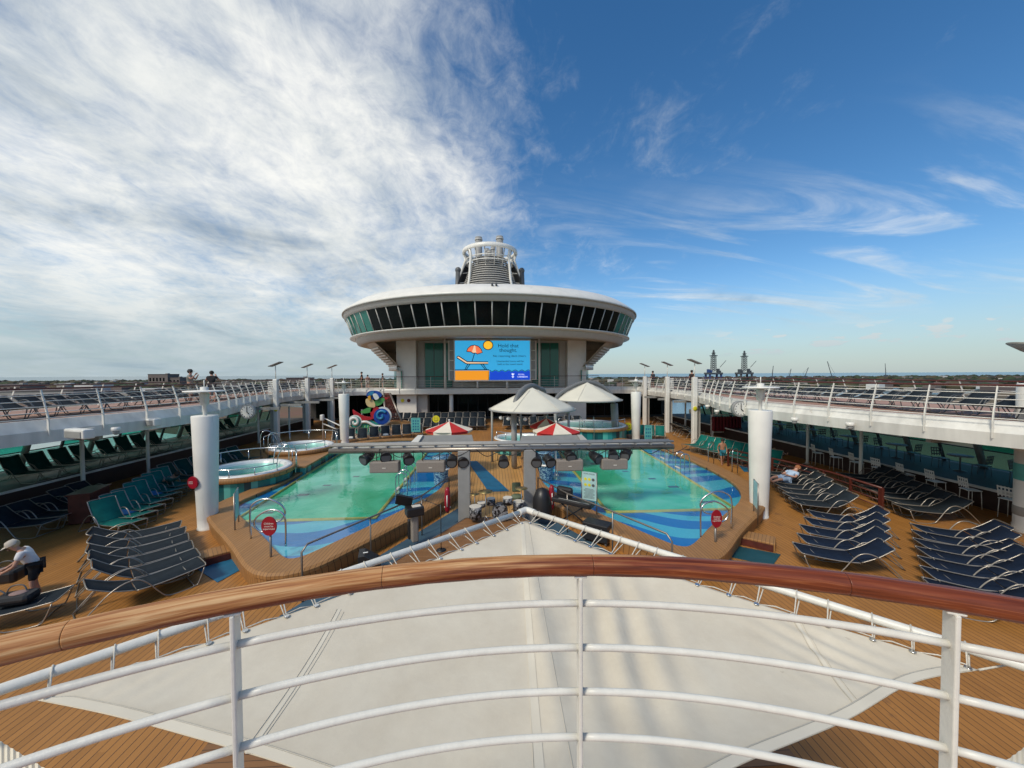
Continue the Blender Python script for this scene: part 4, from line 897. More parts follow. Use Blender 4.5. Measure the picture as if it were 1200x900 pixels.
t = tent('tent_canopy', 'large round cream tent canopy held by a curved grey arch, centre of the deck', 2.35, 21.9, 2.55, 3.35, 4.60, 6, [(-1.15,-1.0,3.2),(-1.0,-.8,3.95),(-.62,-.25,4.45),(-.05,.5,4.70),(.55,1.3,4.5),(1.05,2.0,3.9),(1.2,2.3,.1)])
MB().tube([(-1.15,-1.0,.1),(-1.15,-1.0,3.4)], .16, n=10).build('tall_post', M['grey'], t)
for x, y in ((-2.4,.8),(-.5,2.45),(1.9,-1.4)): MB().tube([(x,y,0),(x,y,3.33)], .07, n=8).build('pole', M['grey'], t)
for x, y in ((-1.5,-1.6),(-1.9,-1.2),(-.6,-1.9)): MB().ball((x,y,2.95), .11).build('spot_lamp', M['white'], t)
t = tent('tent_canopy', 'second round cream tent canopy with grey arch over the far right hot tub', 7.3, 28.2, 2.6, 3.42, 4.75, 6, [(-2.6,-.5,3.4),(-1.9,0,4.05),(0,.5,4.76),(1.6,.7,4.25),(2.3,.7,3.1),(2.5,.7,0)])
MB().tube([(-2.5,-.5,0),(-2.6,-.5,3.4)], .12, n=8).build('pole', M['grey'], t)
MB().tube([(2.5,.7,0),(2.35,.7,3.0)], .3, n=10).build('leg', M['grey'], t)
def parasol(x, y, zr, r, lab, rot=0, cols=('redm','creamc')):
    t = thing('parasol', lab, 'parasol', (x, y, 0), rot, group='red and cream parasols'); N_ = 8
    for i in range(N_):
        a0, a1 = 2*math.pi*i/N_, 2*math.pi*(i+1)/N_; am = (a0+a1)/2; q = MB()
        def pt(tt, a, w_): return (r*tt*math.cos(a), r*tt*math.sin(a), zr+.42*(1-tt)**1.05-.03*math.sin(tt*3.14)*w_)
        rows = [[pt(j/6, a0+(a1-a0)*k/4, math.sin(k/4*3.14)) for k in range(5)] for j in range(7)]
        strip(rows, True).build('canopy_panel', M[cols[i % 2]], t)
        MB().tube([(0,0,zr+.40),(r*math.cos(a0),r*math.sin(a0),zr-.005)], .010, n=4).build('rib', M['white'], t)
        q = strip([[(r*math.cos(a0),r*math.sin(a0),zr),(r*math.cos(a1),r*math.sin(a1),zr)],[(r*.995*math.cos(a0),r*.995*math.sin(a0),zr-.14),(r*.995*math.cos(a1),r*.995*math.sin(a1),zr-.14)]]); q.build('valance', M[cols[i % 2]], t)
    MB().tube([(0,0,0),(0,0,zr+.48)], .028, n=8).ball((0,0,zr+.50), .05).build('pole', M['white'], t)
    MB().lathe([(.28,0),(.28,.06),(.05,.10),(.05,.3)], n=20).build('foot', M['white'], t)
parasol(-2.35, 20.0, 2.45, 1.25, 'red and cream striped parasol over the left pool deck, left of the grey post', .2)
parasol(3.35, 19.4, 2.38, 1.25, 'red and cream striped parasol right of the grey post, under the tent canopy', .5)
parasol(3.2, 21.9, 2.35, 1.0, 'half hidden red parasol just behind the right striped one', .1)
# mosaic drums with planted base beside the truss posts, towel figures in red
for px, py, s in ((517,577,-1),(640,571,1)):
    b = P(px,py); t = thing('mosaic_planter', 'tall blue mosaic pot beside the %s truss post' % LAB[s], 'planter', (b.x, b.y, 0), group='mosaic pots')
    MB().lathe([(.26,0),(.30,.05),(.33,.9),(.36,1.5),(.40,1.55),(.40,1.65),(.001,1.66)], n=24).build('pot', M['mosaic'], t)
    MB().lathe([(.41,1.1),(.38,1.12),(.36,1.16)], n=24).build('rim_band', M['white'], t)
for px, py, s in ((534,590,-1),(633,583,1)):
    b = P(px,py); t = thing('rescue_float', 'red rescue float hung on the outer side of the %s truss post' % LAB[s], 'rescue float', (b.x+s*.05, ty-.3, .95), group='red rescue floats')
    MB().tube([(0,0,-.45),(0,0,-.35),(0,-.02,0),(0,0,.35),(0,0,.45)], [.05,.09,.11,.09,.05], n=12).build('float', M['redsign'], t)
    MB().tube([(0,-.125,-.2),(0,-.125,.2)], .02, n=5).tube([(-.11,0,-.25),(.11,0,-.25)], .03, n=6).build('strap', M['white'], t)
# ================================================================== POOL FURNITURE
def curl(name, lab, bA, bB, sgn):
    """two overlapping curled entry rails; the first springs from the inner base, the second from the outer one"""
    t = thing(name, lab, 'hand rail')
    for b_, d_, k_ in ((bA, sgn, 1.0), (bB, -sgn, 1.12)):
        pts = [(0,0,.0),(0,0,.75),(.13*d_,.02,.98),(.45*d_,.03,1.05),(.80*d_,.04,.86),(.88*d_,.04,.62),(.72*d_,.03,.44),(.42*d_,.02,.42)]
        MB().tube(catmull([(b_.x+x*k_, b_.y+y*k_, b_.z+z*k_) for x, y, z in pts], 6), .026, n=8).build('curled_rail', M['steel'], t)
    return t
pa = P(342,640,.5); 
def loop_rail(name, lab, pxs, zb=.5):
    t = thing(name, lab, 'hand rail')
    for (pb, pt_) in pxs:
        pass
    return t
curl('entry_rail', 'pair of curled steel entry rails at the near corner of the left pool', P(335,640,.5), P(294,631,.5), -1)
curl('entry_rail', 'pair of curled steel entry rails at the near corner of the right pool', P(821,629,.5), P(857,619,.5), 1)
def ladder(lab, x, y, rz, h=1.35):
    t = thing('pool_ladder', lab, 'ladder', (x, y, 0), rz, group='pool ladders')
    for dx in (-.25, .25): MB().tube(catmull([(dx,-.35,.45),(dx,-.33,1.2),(dx,-.12,h),(dx,.10,1.2),(dx,.12,.6),(dx,.12,.36)], 5), .024, n=8).build('rail', M['steel'], t)
    for z in (.42,.62): MB().box((0,.12,z), (.5,.1,.03)).build('tread', M['cream'], t)
ladder('steel pool ladder on the inner side of the left pool, nearest to the truss post', -3.9, 15.6, R(90))
ladder('steel pool ladder farther along the inner side of the left pool', -3.9, 17.0, R(90))
ladder('steel pool ladder at the outer edge of the right pool, nearer one', 9.5, 18.2, R(90)); ladder('steel pool ladder at the outer edge of the right pool, farther one', 9.7, 20.3, R(90))
ladder('steel ladder at the inner edge of the right pool behind the mosaic pot', 2.9, 17.4, R(-90))
for x, y, k in ((12.1,18.0,'nearer'),(12.0,19.9,'farther')):
    t = thing('shower_post', 'thin steel hoop rail on the teak outside the right pool, %s one' % k, 'rail', (x, y, 0)); MB().tube(catmull([(0,0,0),(0,0,1.3),(.15,.1,1.5),(.4,.3,1.5),(.55,.4,1.3),(.55,.4,0)], 5), .022, n=7).build('hoop', M['steel'], t)
def sign_post(lab, b, h, word, col='redsign', sz=(.33,.45)):
    t = thing('sign_stand', lab, 'sign', (b.x, b.y, b.z))
    MB().lathe([(.001,.0),(.42,0),(.42,.04),(.10,.09),(.035,.14)], n=28).build('base', M['dsteel'], t)
    MB().tube([(0,0,.1),(0,0,h)], .03, n=8).build('post', M['dsteel'], t)
    pts = [(sz[0]*math.cos(i/24*6.283), sz[1]*math.sin(i/24*6.283)) for i in range(24)]
    MB().plate(pts, (0,-.035,h+sz[1]*.7), (1,0,0), (0,0,1), .03).build('oval_board', M[col], t)
    text('lettering', word, sz[0]*.36, M['white'], t, Matrix.Translation((0,-.068,h+sz[1]*.7)) @ Matrix.Rotation(R(90), 4, 'X'), .002)
sign_post('crimson oval notice on a weighted steel stand at the near corner of the left pool', P(318,674,0), 1.18, 'Children\nmust be\nsupervised', sz=(.20,.26))
sign_post('crimson oval notice on a thin stand at the near corner of the right pool', P(838,655,0), 1.02, 'Children\nmust be\nsupervised', sz=(.16,.26))
def board(lab, b0, b1, z0, z1, icons=True, col='signpale', title='POOL RULES'):
    b0, b1 = Vector(b0), Vector(b1); dx = (b1-b0); wd = dx.length; a = math.atan2(dx.y, dx.x)
    t = thing('rules_board', lab, 'sign', (b0.x, b0.y, z0), a); h = z1-z0
    MB().box((wd/2,0,h/2), (wd,.03,h), bev=.006).build('panel', M[col], t)
    MB().tube([(0,0,-.5),(0,0,h),(wd,0,h),(wd,0,-.5)], .022, n=6).build('frame', M['dsteel'], t)
    text('title', title, wd*.13, M['dgrey'], t, Matrix.Translation((wd/2,-.019,h*.93)) @ Matrix.Rotation(R(90), 4, 'X'), .001)
    if icons:
        for i in range(6):
            x, z = wd*(.25+.26*(i % 3)), h*(.74-.20*(i//3)); pts = [(.095*wd*math.cos(j/16*6.283), .095*wd*math.sin(j/16*6.283)) for j in range(16)]
            MB().plate(pts, (x,-.018,z), (1,0,0), (0,0,1), .004).build('icon', M['yellow' if i % 3 < 2 else 'dgrey'], t)
        q = MB()
        for i in range(9): q.box((wd/2,-.018,h*(.40-.04*i)), (wd*(.72 if i % 3 else .55),.003,h*.012))
        q.build('fine_print', M['dgrey'], t)
    else:
        q = MB()
        for i in range(3):
            for j in range(4): q.box((wd*(.25+.25*i),-.018,h*(.78-.2*j)), (wd*.14,.003,h*.11))
        q.build('pictogram_grid', M['mat'], t)
    return t
g0, g1 = P(684,601,.5), P(702,608,.5)
board('framed pale pool rules board with yellow icons on the inner rail of the right pool', (3.15,12.9,0), (3.60,12.6,0), .95, 1.95)
board('narrow framed notice on the teak edge at the outer side of the left pool', (-8.55,12.75,0), (-8.2,12.05,0), .75, 1.65, icons=True)
board('dark framed notice beside the big right column at the outer corner of the right pool', (8.95,11.95,0), (9.2,12.5,0), .75, 1.65, icons=True)
p0, p1 = YP(482,523,31.6), YP(493,523,31.6); board('small turquoise notice on the far teak edge below the far left loungers', (p0.x,31.6,0), (p1.x,31.6,0), .55, 1.75, False, 'tealsign', 'RULES')
p0, p1 = YP(755,520,26.5), YP(764,520,26.5); board('small turquoise notice in front of the far right teal loungers', (p0.x,26.5,0), (p1.x,26.5,0), .3, 1.6, False, 'tealsign', 'RULES')
for px, py, y, k in ((511,491,35.0,'left of the far terrace loungers'),(736,500,30.2,'between the far right column and the hot tub')):
    p = YP(px,py,y); t = thing('smiley_sign', 'round yellow smiley sign %s' % k, 'sign', (p.x, y, 0), group=None)
    MB().tube([(0,0,p.z),(0,-.03,p.z)], .34, n=24).build('disc', M['yellow'], t); MB().tube([(0,.02,0),(0,.02,p.z)], .03, n=6).build('post', M['dsteel'], t)
    q = MB(); q.ball((-.11,-.035,p.z+.09), .035).ball((.11,-.035,p.z+.09), .035).tube([(.17*math.cos(R(a_)),-.04,p.z+.17*math.sin(R(a_))) for a_ in range(200, 345, 12)], .018, n=5); q.build('face', M['black'], t)
# passage handrails beside the channels
for s, pts, k in ((-1, [(-4.55,8.9),(-3.5,10.6),(-2.4,12.4),(-1.75,14.6)], 'left'), (1, [(4.45,8.9),(3.5,10.6),(2.5,12.3),(1.75,14.3)], 'right')):
    t = thing('passage_rail', 'low brown tube handrail between the stage and the %s pool' % k, 'hand rail')
    p = [(x, y, 1.35) for x, y in pts]; p = [(pts[0][0], pts[0][1], 0), (pts[0][0], pts[0][1], 1.2)]+[(pts[0][0]-s*.08, pts[0][1]+.12, 1.35)]+p[1:]+[(pts[-1][0], pts[-1][1]+.1, 0)]
    MB().tube(p, .026, n=8).build('rail', M['dsteel'], t)
    for x, y in pts[1:3]: MB().tube([(x,y,0),(x,y,1.33)], .022, n=6).build('post', M['dsteel'], t)
# wooden balustrade on the right, planter on the left
t = thing('balustrade', 'dark red wooden balustrade beside the right lounger rows', 'balustrade')
bp = [P(926,575),P(958,590),P(985,598),P(1014,606)]; bpts = [(13.6,20.6),(14.6,17.6),(14.95,15.4),(14.8,13.2)]
for z in (.98,.74,.50,.26): MB().tube([(x,y,z) for x, y in bpts], .045 if z > .9 else .025, n=6).build('rail', M['mahog'], t)
for v_ in resample([(x,y,0) for x, y in bpts], 1.25)+[Vector((14.8,13.2,0))]: MB().box((v_.x,v_.y,.49), (.08,.08,.98), bev=.01).build('post', M['mahog'], t)
b = P(104,612); t = thing('wooden_bin', 'dark red wooden box stand at the near end of the left teal loungers', 'bin', (b.x-.3, b.y+.35, 0), R(20))
MB().box((0,0,.55), (.6,1.2,1.05), bev=.02).build('body', M['mahog'], t); MB().box((0,0,1.10), (.7,1.3,.05), bev=.01).build('lid', M['mahog'], t)
# far right edge: big ringed column, dish
t = thing('ringed_column', 'thick white column with black rings and teal band at the far right edge', 'column', (18.12, 11.3, 0))
MB().lathe([(.50,0),(.50,.2),(.48,.22),(.48,4.95),(.46,5.0),(.001,5.0)], n=36).build('shaft', M['white'], t)
for k in range(8): MB().lathe([(.48,2.75+.13*k),(.56,2.77+.13*k),(.56,2.83+.13*k),(.48,2.85+.13*k)], n=36).build('ring', M['white'], t)
MB().lathe([(.486,1.75),(.49,1.76),(.49,2.3),(.486,2.31)], n=36).build('teal_band', M['tealsign'], t)
MB().lathe([(.485,.55),(.49,.56),(.49,.85),(.485,.86)], n=36).build('grey_band', M['ceil'], t)
MB().tube([(0,0,5.0),(0,0,5.9)], .06, n=8).build('mast', M['railwhite'], t)
q = MB().lathe([(.001,0),(.45,.05),(.78,.2),(.80,.2),(.45,.03),(.001,-.02)], n=28); o = q.build('dish', M['ceil'], t, (0,0,5.98)); o.rotation_euler = (R(8), R(14), 0)
M['vest'] = mat('vest_cloth', (.16,.008,.014), .8)
p = YP(840,510,26); t = thing('life_vest_rack', 'open rack of deep red life vests under the right walkway', 'rack', (19.3, 30.0, -.15))
for x in (-1.0, 1.6): MB().tube([(x,0,0),(x,0,2.1)], .05, n=6).build('upright', M['white'], t)
for z in (.6, 2.05): MB().tube([(-1.0,0,z),(1.6,0,z)], .04, n=6).build('crossbar', M['white'], t)
for i in range(9): MB().box((-.85+.28*i,0,1.3), (.2,.5,1.2), bev=.06).build('vest', M['vest'], t)
# pool lift at the left tubs
b = P(383,520); t = thing('pool_lift', 'white tube pool lift frame behind the far left hot tub', 'pool lift', (b.x, b.y+1.6, 0))
MB().tube([(-1,0,0),(-1,0,1.9),(1.0,0,.9),(1.3,0,0)], .06, n=8).build('frame', M['white'], t); MB().tube([(-1,0,1.4),(.8,0,.6)], .05, n=8).build('brace', M['white'], t); MB().box((-1,-.1,1.9), (.25,.35,.5), bev=.06).build('seat', M['white'], t)
# ================================================================== BAND GEAR ON THE STAGE
SZ = .28
def on(px, py, z=SZ): return P(px, py, z)
b = on(486,634); t = thing('keyboard_case', 'open black case on a beige padded stand at the left edge of the stage', 'equipment case', (b.x, b.y, SZ), R(25))
MB().box((0,0,.40), (.20,.26,.8), bev=.04).build('padded_stand', M['spk'], t); MB().box((0,.25,.3), (.30,.2,.6), bev=.03).build('rear_leg', M['black'], t)
MB().box((0,0,.95), (.52,.42,.28), bev=.04).build('case', M['black'], t); MB().box((-.28,.12,1.27), (.50,.06,.42), M4=Matrix.Rotation(R(35), 4, 'X') @ Matrix.Rotation(R(-25), 4, 'Z')).build('open_lid', M['black'], t)
MB().box((.05,-.05,1.10), (.26,.2,.03), bev=.01).build('sheet', M['cream'], t)
b = on(428,664); t = thing('monitor_speaker', 'black wedge monitor speaker on the left corner of the stage', 'speaker', (b.x+.1, b.y, SZ), R(15))
MB().plate([(-.25,0),(.30,0),(.30,.12),(-.10,.40),(-.25,.40)], (0,.25,0), (1,0,0), (0,0,1), .5).build('cabinet', M['black'], t); MB().box((-.08,-.03,.405), (.12,.05,.01)).build('label_plate', M['white'], t)
def drum(t, x, y, z, r, h, tilt=0, name='drum'):
    q = MB(); q.tube([(x,y,z),(x,y+math.sin(tilt)*h,z+math.cos(tilt)*h)], r, n=24).build(name, M['drumshell'], t)
    q = MB(); q.tube([(x,y+math.sin(tilt)*h,z+math.cos(tilt)*h),(x,y+math.sin(tilt)*(h+.012),z+math.cos(tilt)*(h+.012))], r*.97, n=24).build(name+'_head', M['cream'], t)
b = on(583,620); t = thing('drum_kit', 'black sparkle drum kit with cymbal behind the tip of the white sail', 'drum kit', (b.x+.1, b.y+.75, SZ)); t.scale = (.9,.9,.9)
q = MB(); q.tube([(.0,-.2,.32),(0,.25,.32)], .31, n=28).build('bass_drum', M['drumshell'], t)
drum(t,-.35,0,.62,.17,.24); drum(t,.30,.0,.62,.19,.26); drum(t,.75,.25,.25,.23,.38); drum(t,-.72,.3,.45,.18,.15); drum(t,-.95,-.1,.15,.24,.45)
for x, y, h, r in ((-.55,-.35,1.25,.27),(.85,.1,1.2,.25),(-1.0,.3,.95,.18)):
    MB().tube([(x,y,0),(x,y,h)], .012, n=6).build('cymbal_stand', M['steel'], t)
    for k in range(3): MB().tube([(x,y,.3),(x+.25*math.cos(k*2.1),y+.25*math.sin(k*2.1),0)], .01, n=5).build('stand_leg', M['steel'], t)
    MB().lathe([(.001,h+.03),(.05,h+.02),(r,h),(r,h-.004),(.001,h+.01)], (x,y,0), n=28).build('cymbal', mat('brass_cymbal', (.45,.34,.14), .3, metal=.9), t)
t = thing('drum_stool', 'green padded stool with backrest behind the drum kit', 'stool', (b.x+.75, b.y+1.7, SZ))
MB().lathe([(.001,.42),(.20,.44),(.22,.50),(.18,.56),(.001,.57)], n=20).build('seat', mat('olive_pad', (.12,.15,.09), .7), t); MB().box((0,.2,.80), (.34,.07,.36), bev=.05).build('backrest', mat('olive_pad_back', (.12,.15,.09), .7), t)
MB().tube([(0,0,.42),(0,0,.1)], .03).tube([(-.2,0,0),(0,0,.15),(.2,0,0)], .02).tube([(0,-.2,0),(0,0,.15),(0,.2,0)], .02).build('tripod', M['dgrey'], t)
b = on(636,606); t = thing('covered_amplifier', 'hooded black cloth cover over an amplifier at the right truss post', 'amplifier', (b.x, b.y+.1, SZ))
MB().lathe([(.34,0),(.36,.2),(.32,.7),(.22,.95),(.001,1.05)], n=14).build('cover', M['black'], t)
b = on(672,616); t = thing('keyboard', 'long black covered keyboard on its stand at the right of the stage', 'keyboard', (b.x, b.y+.1, SZ), R(-38))
MB().box((0,0,.78), (1.45,.42,.16), bev=.04).build('keyboard_body', M['black'], t); MB().box((.1,-.16,.865), (1.1,.05,.006)).build('key_strip', M['ceil'], t)
MB().tube([(-.5,.15,0),(.5,-.1,.75)], .025).tube([(.5,.15,0),(-.5,-.1,.75)], .025).build('cross_stand', M['black'], t); MB().box((-.4,.2,1.0), (.6,.2,.35), bev=.08).build('music_stand', M['black'], t)
b = on(700,634,0.02); t = thing('flight_case', 'black wheeled flight case in the right channel by the pool', 'flight case', (b.x, b.y, .015), R(-38))
MB().box((0,0,.36), (.85,.5,.55), bev=.03).build('case', M['black'], t); MB().box((0,0,.47), (.87,.52,.02)).build('metal_edge', M['dgrey'], t)
for x in (-.35,.35):
    for y in (-.18,.18): MB().ball((x,y,.045), .045).build('castor', M['dgrey'], t)
b = on(517,645); t = thing('microphone_stand', 'slim black microphone stand left of the drum kit', 'microphone stand', (b.x, b.y, SZ))
MB().lathe([(.001,.03),(.14,.02),(.14,0),(.001,0)], n=18).build('base', M['black'], t); MB().tube([(0,0,.02),(0,0,1.35)], .012, n=6).tube([(0,0,1.3),(-.45,.15,1.42)], .010, n=6).build('pole', M['black'], t); MB().ball((-.47,.155,1.43), .035).build('microphone', M['dgrey'], t)
b = on(556,607.5)
for k in (0, 1):
    s_ = MB(); s_.ball((0,0,.05), .06, sq=(1,2.1,.9)); o = s_.build('shoe', M['black'], None, (b.x-.12+.2*k, b.y, SZ)); tag(o, 'black and white shoe by the left truss post, %s of the pair' % ['left','right'][k], 'shoe')
    MB().ball((0,-.07,.055), .045, sq=(1,1,.8)).build('toe_cap', M['white'], o)
# ================================================================== SAIL
A = P(617,598,3.3); Lf = P(-2,809,3.3); Rt = P(1202,781,3.3)
def ext(a, b_, k): return a+(b_-a)*k
sa = thing('sail_canopy', 'big cream canvas sail laced to a white tube frame in front of the handrail', 'shade sail')
for e, nm in ((Lf, 'left'), (Rt, 'right')):
    far = ext(A, e, 1.7); MB().tube([A+(e-A).normalized()*.10, ext(A, e, .5), e, far], .037, n=20).build('frame_tube', M['railwhite'], sa)
MB().tube(catmull([A+(Lf-A).normalized()*.16+Vector((0,0,.0)), A+(Lf-A).normalized()*.03+Vector((0,.02,0)), A+(Rt-A).normalized()*.03+Vector((0,.02,0)), A+(Rt-A).normalized()*.16], 5), .048, n=16).build('apex_elbow', M['railwhite'], sa)
zs = 3.20
tipL, tipR = P(42,820,zs), P(1147,785,zs); apx = P(616,610,zs+.03)
bl = [tipL, P(130,838,zs), P(240,868,zs), P(345,900,zs), P(470,950,zs-.02), Vector((.05,1.55,zs-.02)), P(780,945,zs-.02), P(868,896,zs), P(990,845,zs), P(1070,800,zs), tipR]
bot = catmull(bl, 6)
def edge(a, b_, sag, n):       # laced edge pulled inward between the loops
    out = []; d = (b_-a); nn = Vector((-d.y, d.x, 0)).normalized()
    for i in range(n+1):
        t_ = i/n; out.append(a+d*t_+nn*sag*math.sin(math.pi*t_))
    return out
eL = edge(tipL, apx, -.14, 75); eR = edge(apx, tipR, -.14, 75); top = eL[:-1]+eR
NB = len(top); NR = 40; botr = [bot[0]]+[None]*(NB-1)
cum = [0]
for a_, b_ in zip(bot, bot[1:]): cum.append(cum[-1]+(b_-a_).length)
def along(t_):
    d = t_*cum[-1]
    for i in range(1, len(bot)):
        if d <= cum[i]+1e-9: return bot[i-1].lerp(bot[i], (d-cum[i-1])/max(cum[i]-cum[i-1], 1e-9))
    return bot[-1]
rows = []
for j in range(NR+1):
    r = []
    for i in range(NB):
        tp = top[i]; bt = along(.5*(1-math.cos(math.pi*i/(NB-1))) if 0 else i/(NB-1)); p = tp.lerp(bt, j/NR)
        edgef = min(1, min(i, NB-1-i)/20)*math.sin(math.pi*min(1, (j/NR)))
        fold = .038*math.exp(-((p.x-1.0-(p.y-2.5)*.16)/.36)**2)*math.sin((p.x-(p.y-2.5)*.16)*21+.5*math.sin(p.y*3))*min(1,max(0,(4.9-p.y)/1.6))
        tipw = .012*math.sin((p.y*.6+abs(p.x))*32)*math.exp(-((abs(p.x)-2.7)/.35)**2)
        sag = -.10*edgef*math.sin(math.pi*i/(NB-1))
        ridge = .05*math.exp(-((p.x-.42)/.10)**2)*edgef
        r.append(Vector((p.x, p.y, p.z+sag+ridge+fold*edgef+tipw*edgef)))
    rows.append(r)
cv = strip(rows, True).build('canvas', M['canvas'], sa); md = cv.modifiers.new('thick', 'SOLIDIFY'); md.thickness = .004
from mathutils.bvhtree import BVHTree
BV = BVHTree.FromPolygons([tuple(p_) for r_ in rows for p_ in r_], [(j*NB+i, j*NB+i+1, (j+1)*NB+i+1, (j+1)*NB+i) for j in range(NR) for i in range(NB-1)])
def on_sail(x, y):
    h_ = BV.ray_cast(Vector((x, y, 6)), Vector((0,0,-1)))
    if h_[0] is not None: return h_[0].z
    return near_sail(x, y)
def near_sail(x, y):       # height of the cloth under a point
    best = min((p for r in rows for p in r), key=lambda p: (p.x-x)**2+(p.y-y)**2); return best.z
M['hem'] = mat('sewn_hem', (.70,.64,.52), .85, noise=.08); M['stitch'] = mat('stitching', (.50,.47,.40), .9)
def seam(pts, w_, m_, name, h=.004):
    ps = [Vector((p[0], p[1], on_sail(p[0], p[1])+h)) for p in pts]; MB().tube(ps, w_, n=5).build(name, M[m_], sa)
hem = [v+Vector((0,0,.0)) for v in rows[NR]]
def inset(row_, f): return [rows[NR][i].lerp(rows[NR-4][i], f)+Vector((0,0,.004)) for i in range(2, NB-2)]
strip([[v+Vector((0,0,.005)) for v in rows[NR][1:-1]], [rows[NR][i].lerp(rows[0][i], min(.055/max((rows[NR][i]-rows[0][i]).length, .2), .45))+Vector((0,0,.006)) for i in range(1, NB-1)]]).build('hem', M['hem'], sa)
MB().tube([rows[NR][i].lerp(rows[0][i], min(.06/max((rows[NR][i]-rows[0][i]).length, .2), .45))+Vector((0,0,.006)) for i in range(1, NB-1)], .004, n=4).build('hem_stitching', M['stitch'], sa)
ap = rows[0][NB//2]
for pa_, pb_, w_ in ((P(612,612,zs),P(626,900,zs),.002),(P(619,612,zs),P(672,895,zs),.0025),(P(395,712,zs),P(285,882,zs),.0025),(P(403,714,zs),P(296,884,zs),.002),(P(925,720,zs),P(1003,828,zs),.0025),(P(932,719,zs),P(1010,826,zs),.002)):
    seam([pa_.lerp(pb_, k/60) for k in range(61)], w_, 'stitch', 'seam', .0015)
for pa_, pb_, w_ in ((P(612,614,zs),P(640,1000,zs),.028),(P(398,712,zs),P(290,884,zs),.014),(P(928,720,zs),P(1006,827,zs),.014)):  # middle band paints the ridge's brightness as paler cloth; outer bands follow seams
    ps_ = [pa_.lerp(pb_, k/60) for k in range(61)]; dd_ = (pb_-pa_).normalized(); n_ = Vector((-dd_.y, dd_.x, 0))*w_
    strip([[Vector((p.x+o_*n_.x, p.y+o_*n_.y, on_sail(p.x+o_*n_.x, p.y+o_*n_.y)+.0035)) for p in ps_] for o_ in (-1,-.5,0,.5,1)], True).build('seam_bright_ridge_band', M['hem'], sa)
# lacing: a rope wound round each tube and through the eyelets
for e_, ed, e2 in ((Lf, eL[::-1], tipL), (Rt, eR, tipR)):
    n_ = 17; pts = []; eyes = MB()
    for i in range(n_):
        t_ = (i+.6)/n_; ey = ed[min(int(t_*len(ed)), len(ed)-1)]; d = (e_-A).normalized(); pr = A+d*((ey-A).dot(d)); zt = Vector((0,0,1)); out_ = (pr-ey); out_.z = 0; out_.normalize()
        c = pr; eyz = Vector((ey.x, ey.y, ey.z+.012))
        pts += [eyz, c-out_*.040+Vector((0,0,.02)), c+Vector((0,0,.046)), c+out_*.046, c+Vector((0,0,-.046))+d*.02, eyz-Vector((0,0,.02))+d*.01]
        eyes.tube([ey-out_*.03+Vector((0,0,.004)), ey-out_*.03+Vector((0,0,.012))], .022, n=10)
        if i < n_-1:
            nx = ed[min(int((i+1.6)/n_*len(ed)), len(ed)-1)]; pts.append((eyz+nx)/2+out_*.03)
    MB().tube(pts, .0065, n=5).build('lacing_rope', M['rope'], sa); eyes.build('eyelets', M['steel'], sa)
MB().tube([tipL, ext(apx, tipL, 1.0)+Vector((-.25,-.12,.03)), ext(A, Lf, 1.35)], .008, n=5).build('tie_rope', M['rope'], sa); MB().tube([tipR, tipR+Vector((.25,-.0,.03)), ext(A, Rt, 1.35)], .008, n=5).build('tie_rope', M['rope'], sa)
# lower side sails whose pleated edges show in both bottom corners
for pts, k in (([P(-120,795,2.9),P(60,905,2.9),P(60,1000,2.9),P(-160,1000,2.9)],'left'),([P(1320,790,2.9),P(1160,905,2.9),P(1160,1000,2.9),P(1360,1000,2.9)],'right')):
    t = thing('side_sail', 'pleated white canvas edge in the bottom %s corner below the big sail' % k, 'shade sail')
    a_, b_, c_, d_ = pts; rr = []
    for j in range(9):
        l0, l1 = a_.lerp(d_, j/8), b_.lerp(c_, j/8); rr.append([l0.lerp(l1, i/60)+Vector((0,0,.004*math.cos(i*math.pi/1.0)*(1 if j < 3 else 0))) for i in range(61)])
    o = strip(rr).build('canvas', M['hem'], t); md = o.modifiers.new('thick','SOLIDIFY'); md.thickness = .004
# ================================================================== HANDRAIL IN FRONT OF THE CAMERA
fr = thing('balcony_railing', 'curved balcony railing with worn varnished wood handrail and white bars in the foreground', 'railing')
CX, CY, RR = .10, -1.33, 2.33
def arcp(a, z, r=RR): return Vector((CX+r*math.sin(R(a)), CY+r*math.cos(R(a)), z))
cuts = [-62,-24.6,-9.6,2.9+1.3,19.5,38,64]
for c0_, c1_ in zip(cuts, cuts[1:]):
    n_ = max(int((c1_-c0_)/1.2), 4); ang_ = [c0_+.012, c0_+.06]+[c0_+.3+(c1_-c0_-.6)*i/n_ for i in range(n_+1)]+[c1_-.06, c1_-.012]; pts = [arcp(a__, 4.872) for a__ in ang_]; n_ = len(pts)-1
    q = MB(); vs = []; K = 20
    for i, p in enumerate(pts):
        a = ang_[i]; o_ = Vector((math.sin(R(a)), math.cos(R(a)), 0)); 
        for k in range(K):
            th = 2*math.pi*k/K; ex = .028*math.copysign(abs(math.cos(th))**.9, math.cos(th)); ez = .0265*math.copysign(abs(math.sin(th))**.85, math.sin(th)); jj = .0012*math.sin(a*1.7+k)
            vs.append(p+o_*(ex+jj)+Vector((0,0,ez)))
    q.add(vs, [(i*K+k, i*K+(k+1) % K, (i+1)*K+(k+1) % K, (i+1)*K+k) for i in range(n_) for k in range(K)], True); q.add(vs[:K], [tuple(range(K))[::-1]]); q.add(vs[-K:], [tuple(range(K))])
    q.build('handrail', M['handwood'], fr)
zb = [4.765,4.64,4.515,4.385,4.25,4.12,3.99]
pang = [math.degrees(math.atan2(P(x_,y_,4.87).x-CX, P(x_,y_,4.87).y-CY)) for x_, y_ in ((270,712),(681,668),(1099,690))]
pang = [pang[0]-23.5]+pang+[pang[2]+23.5]
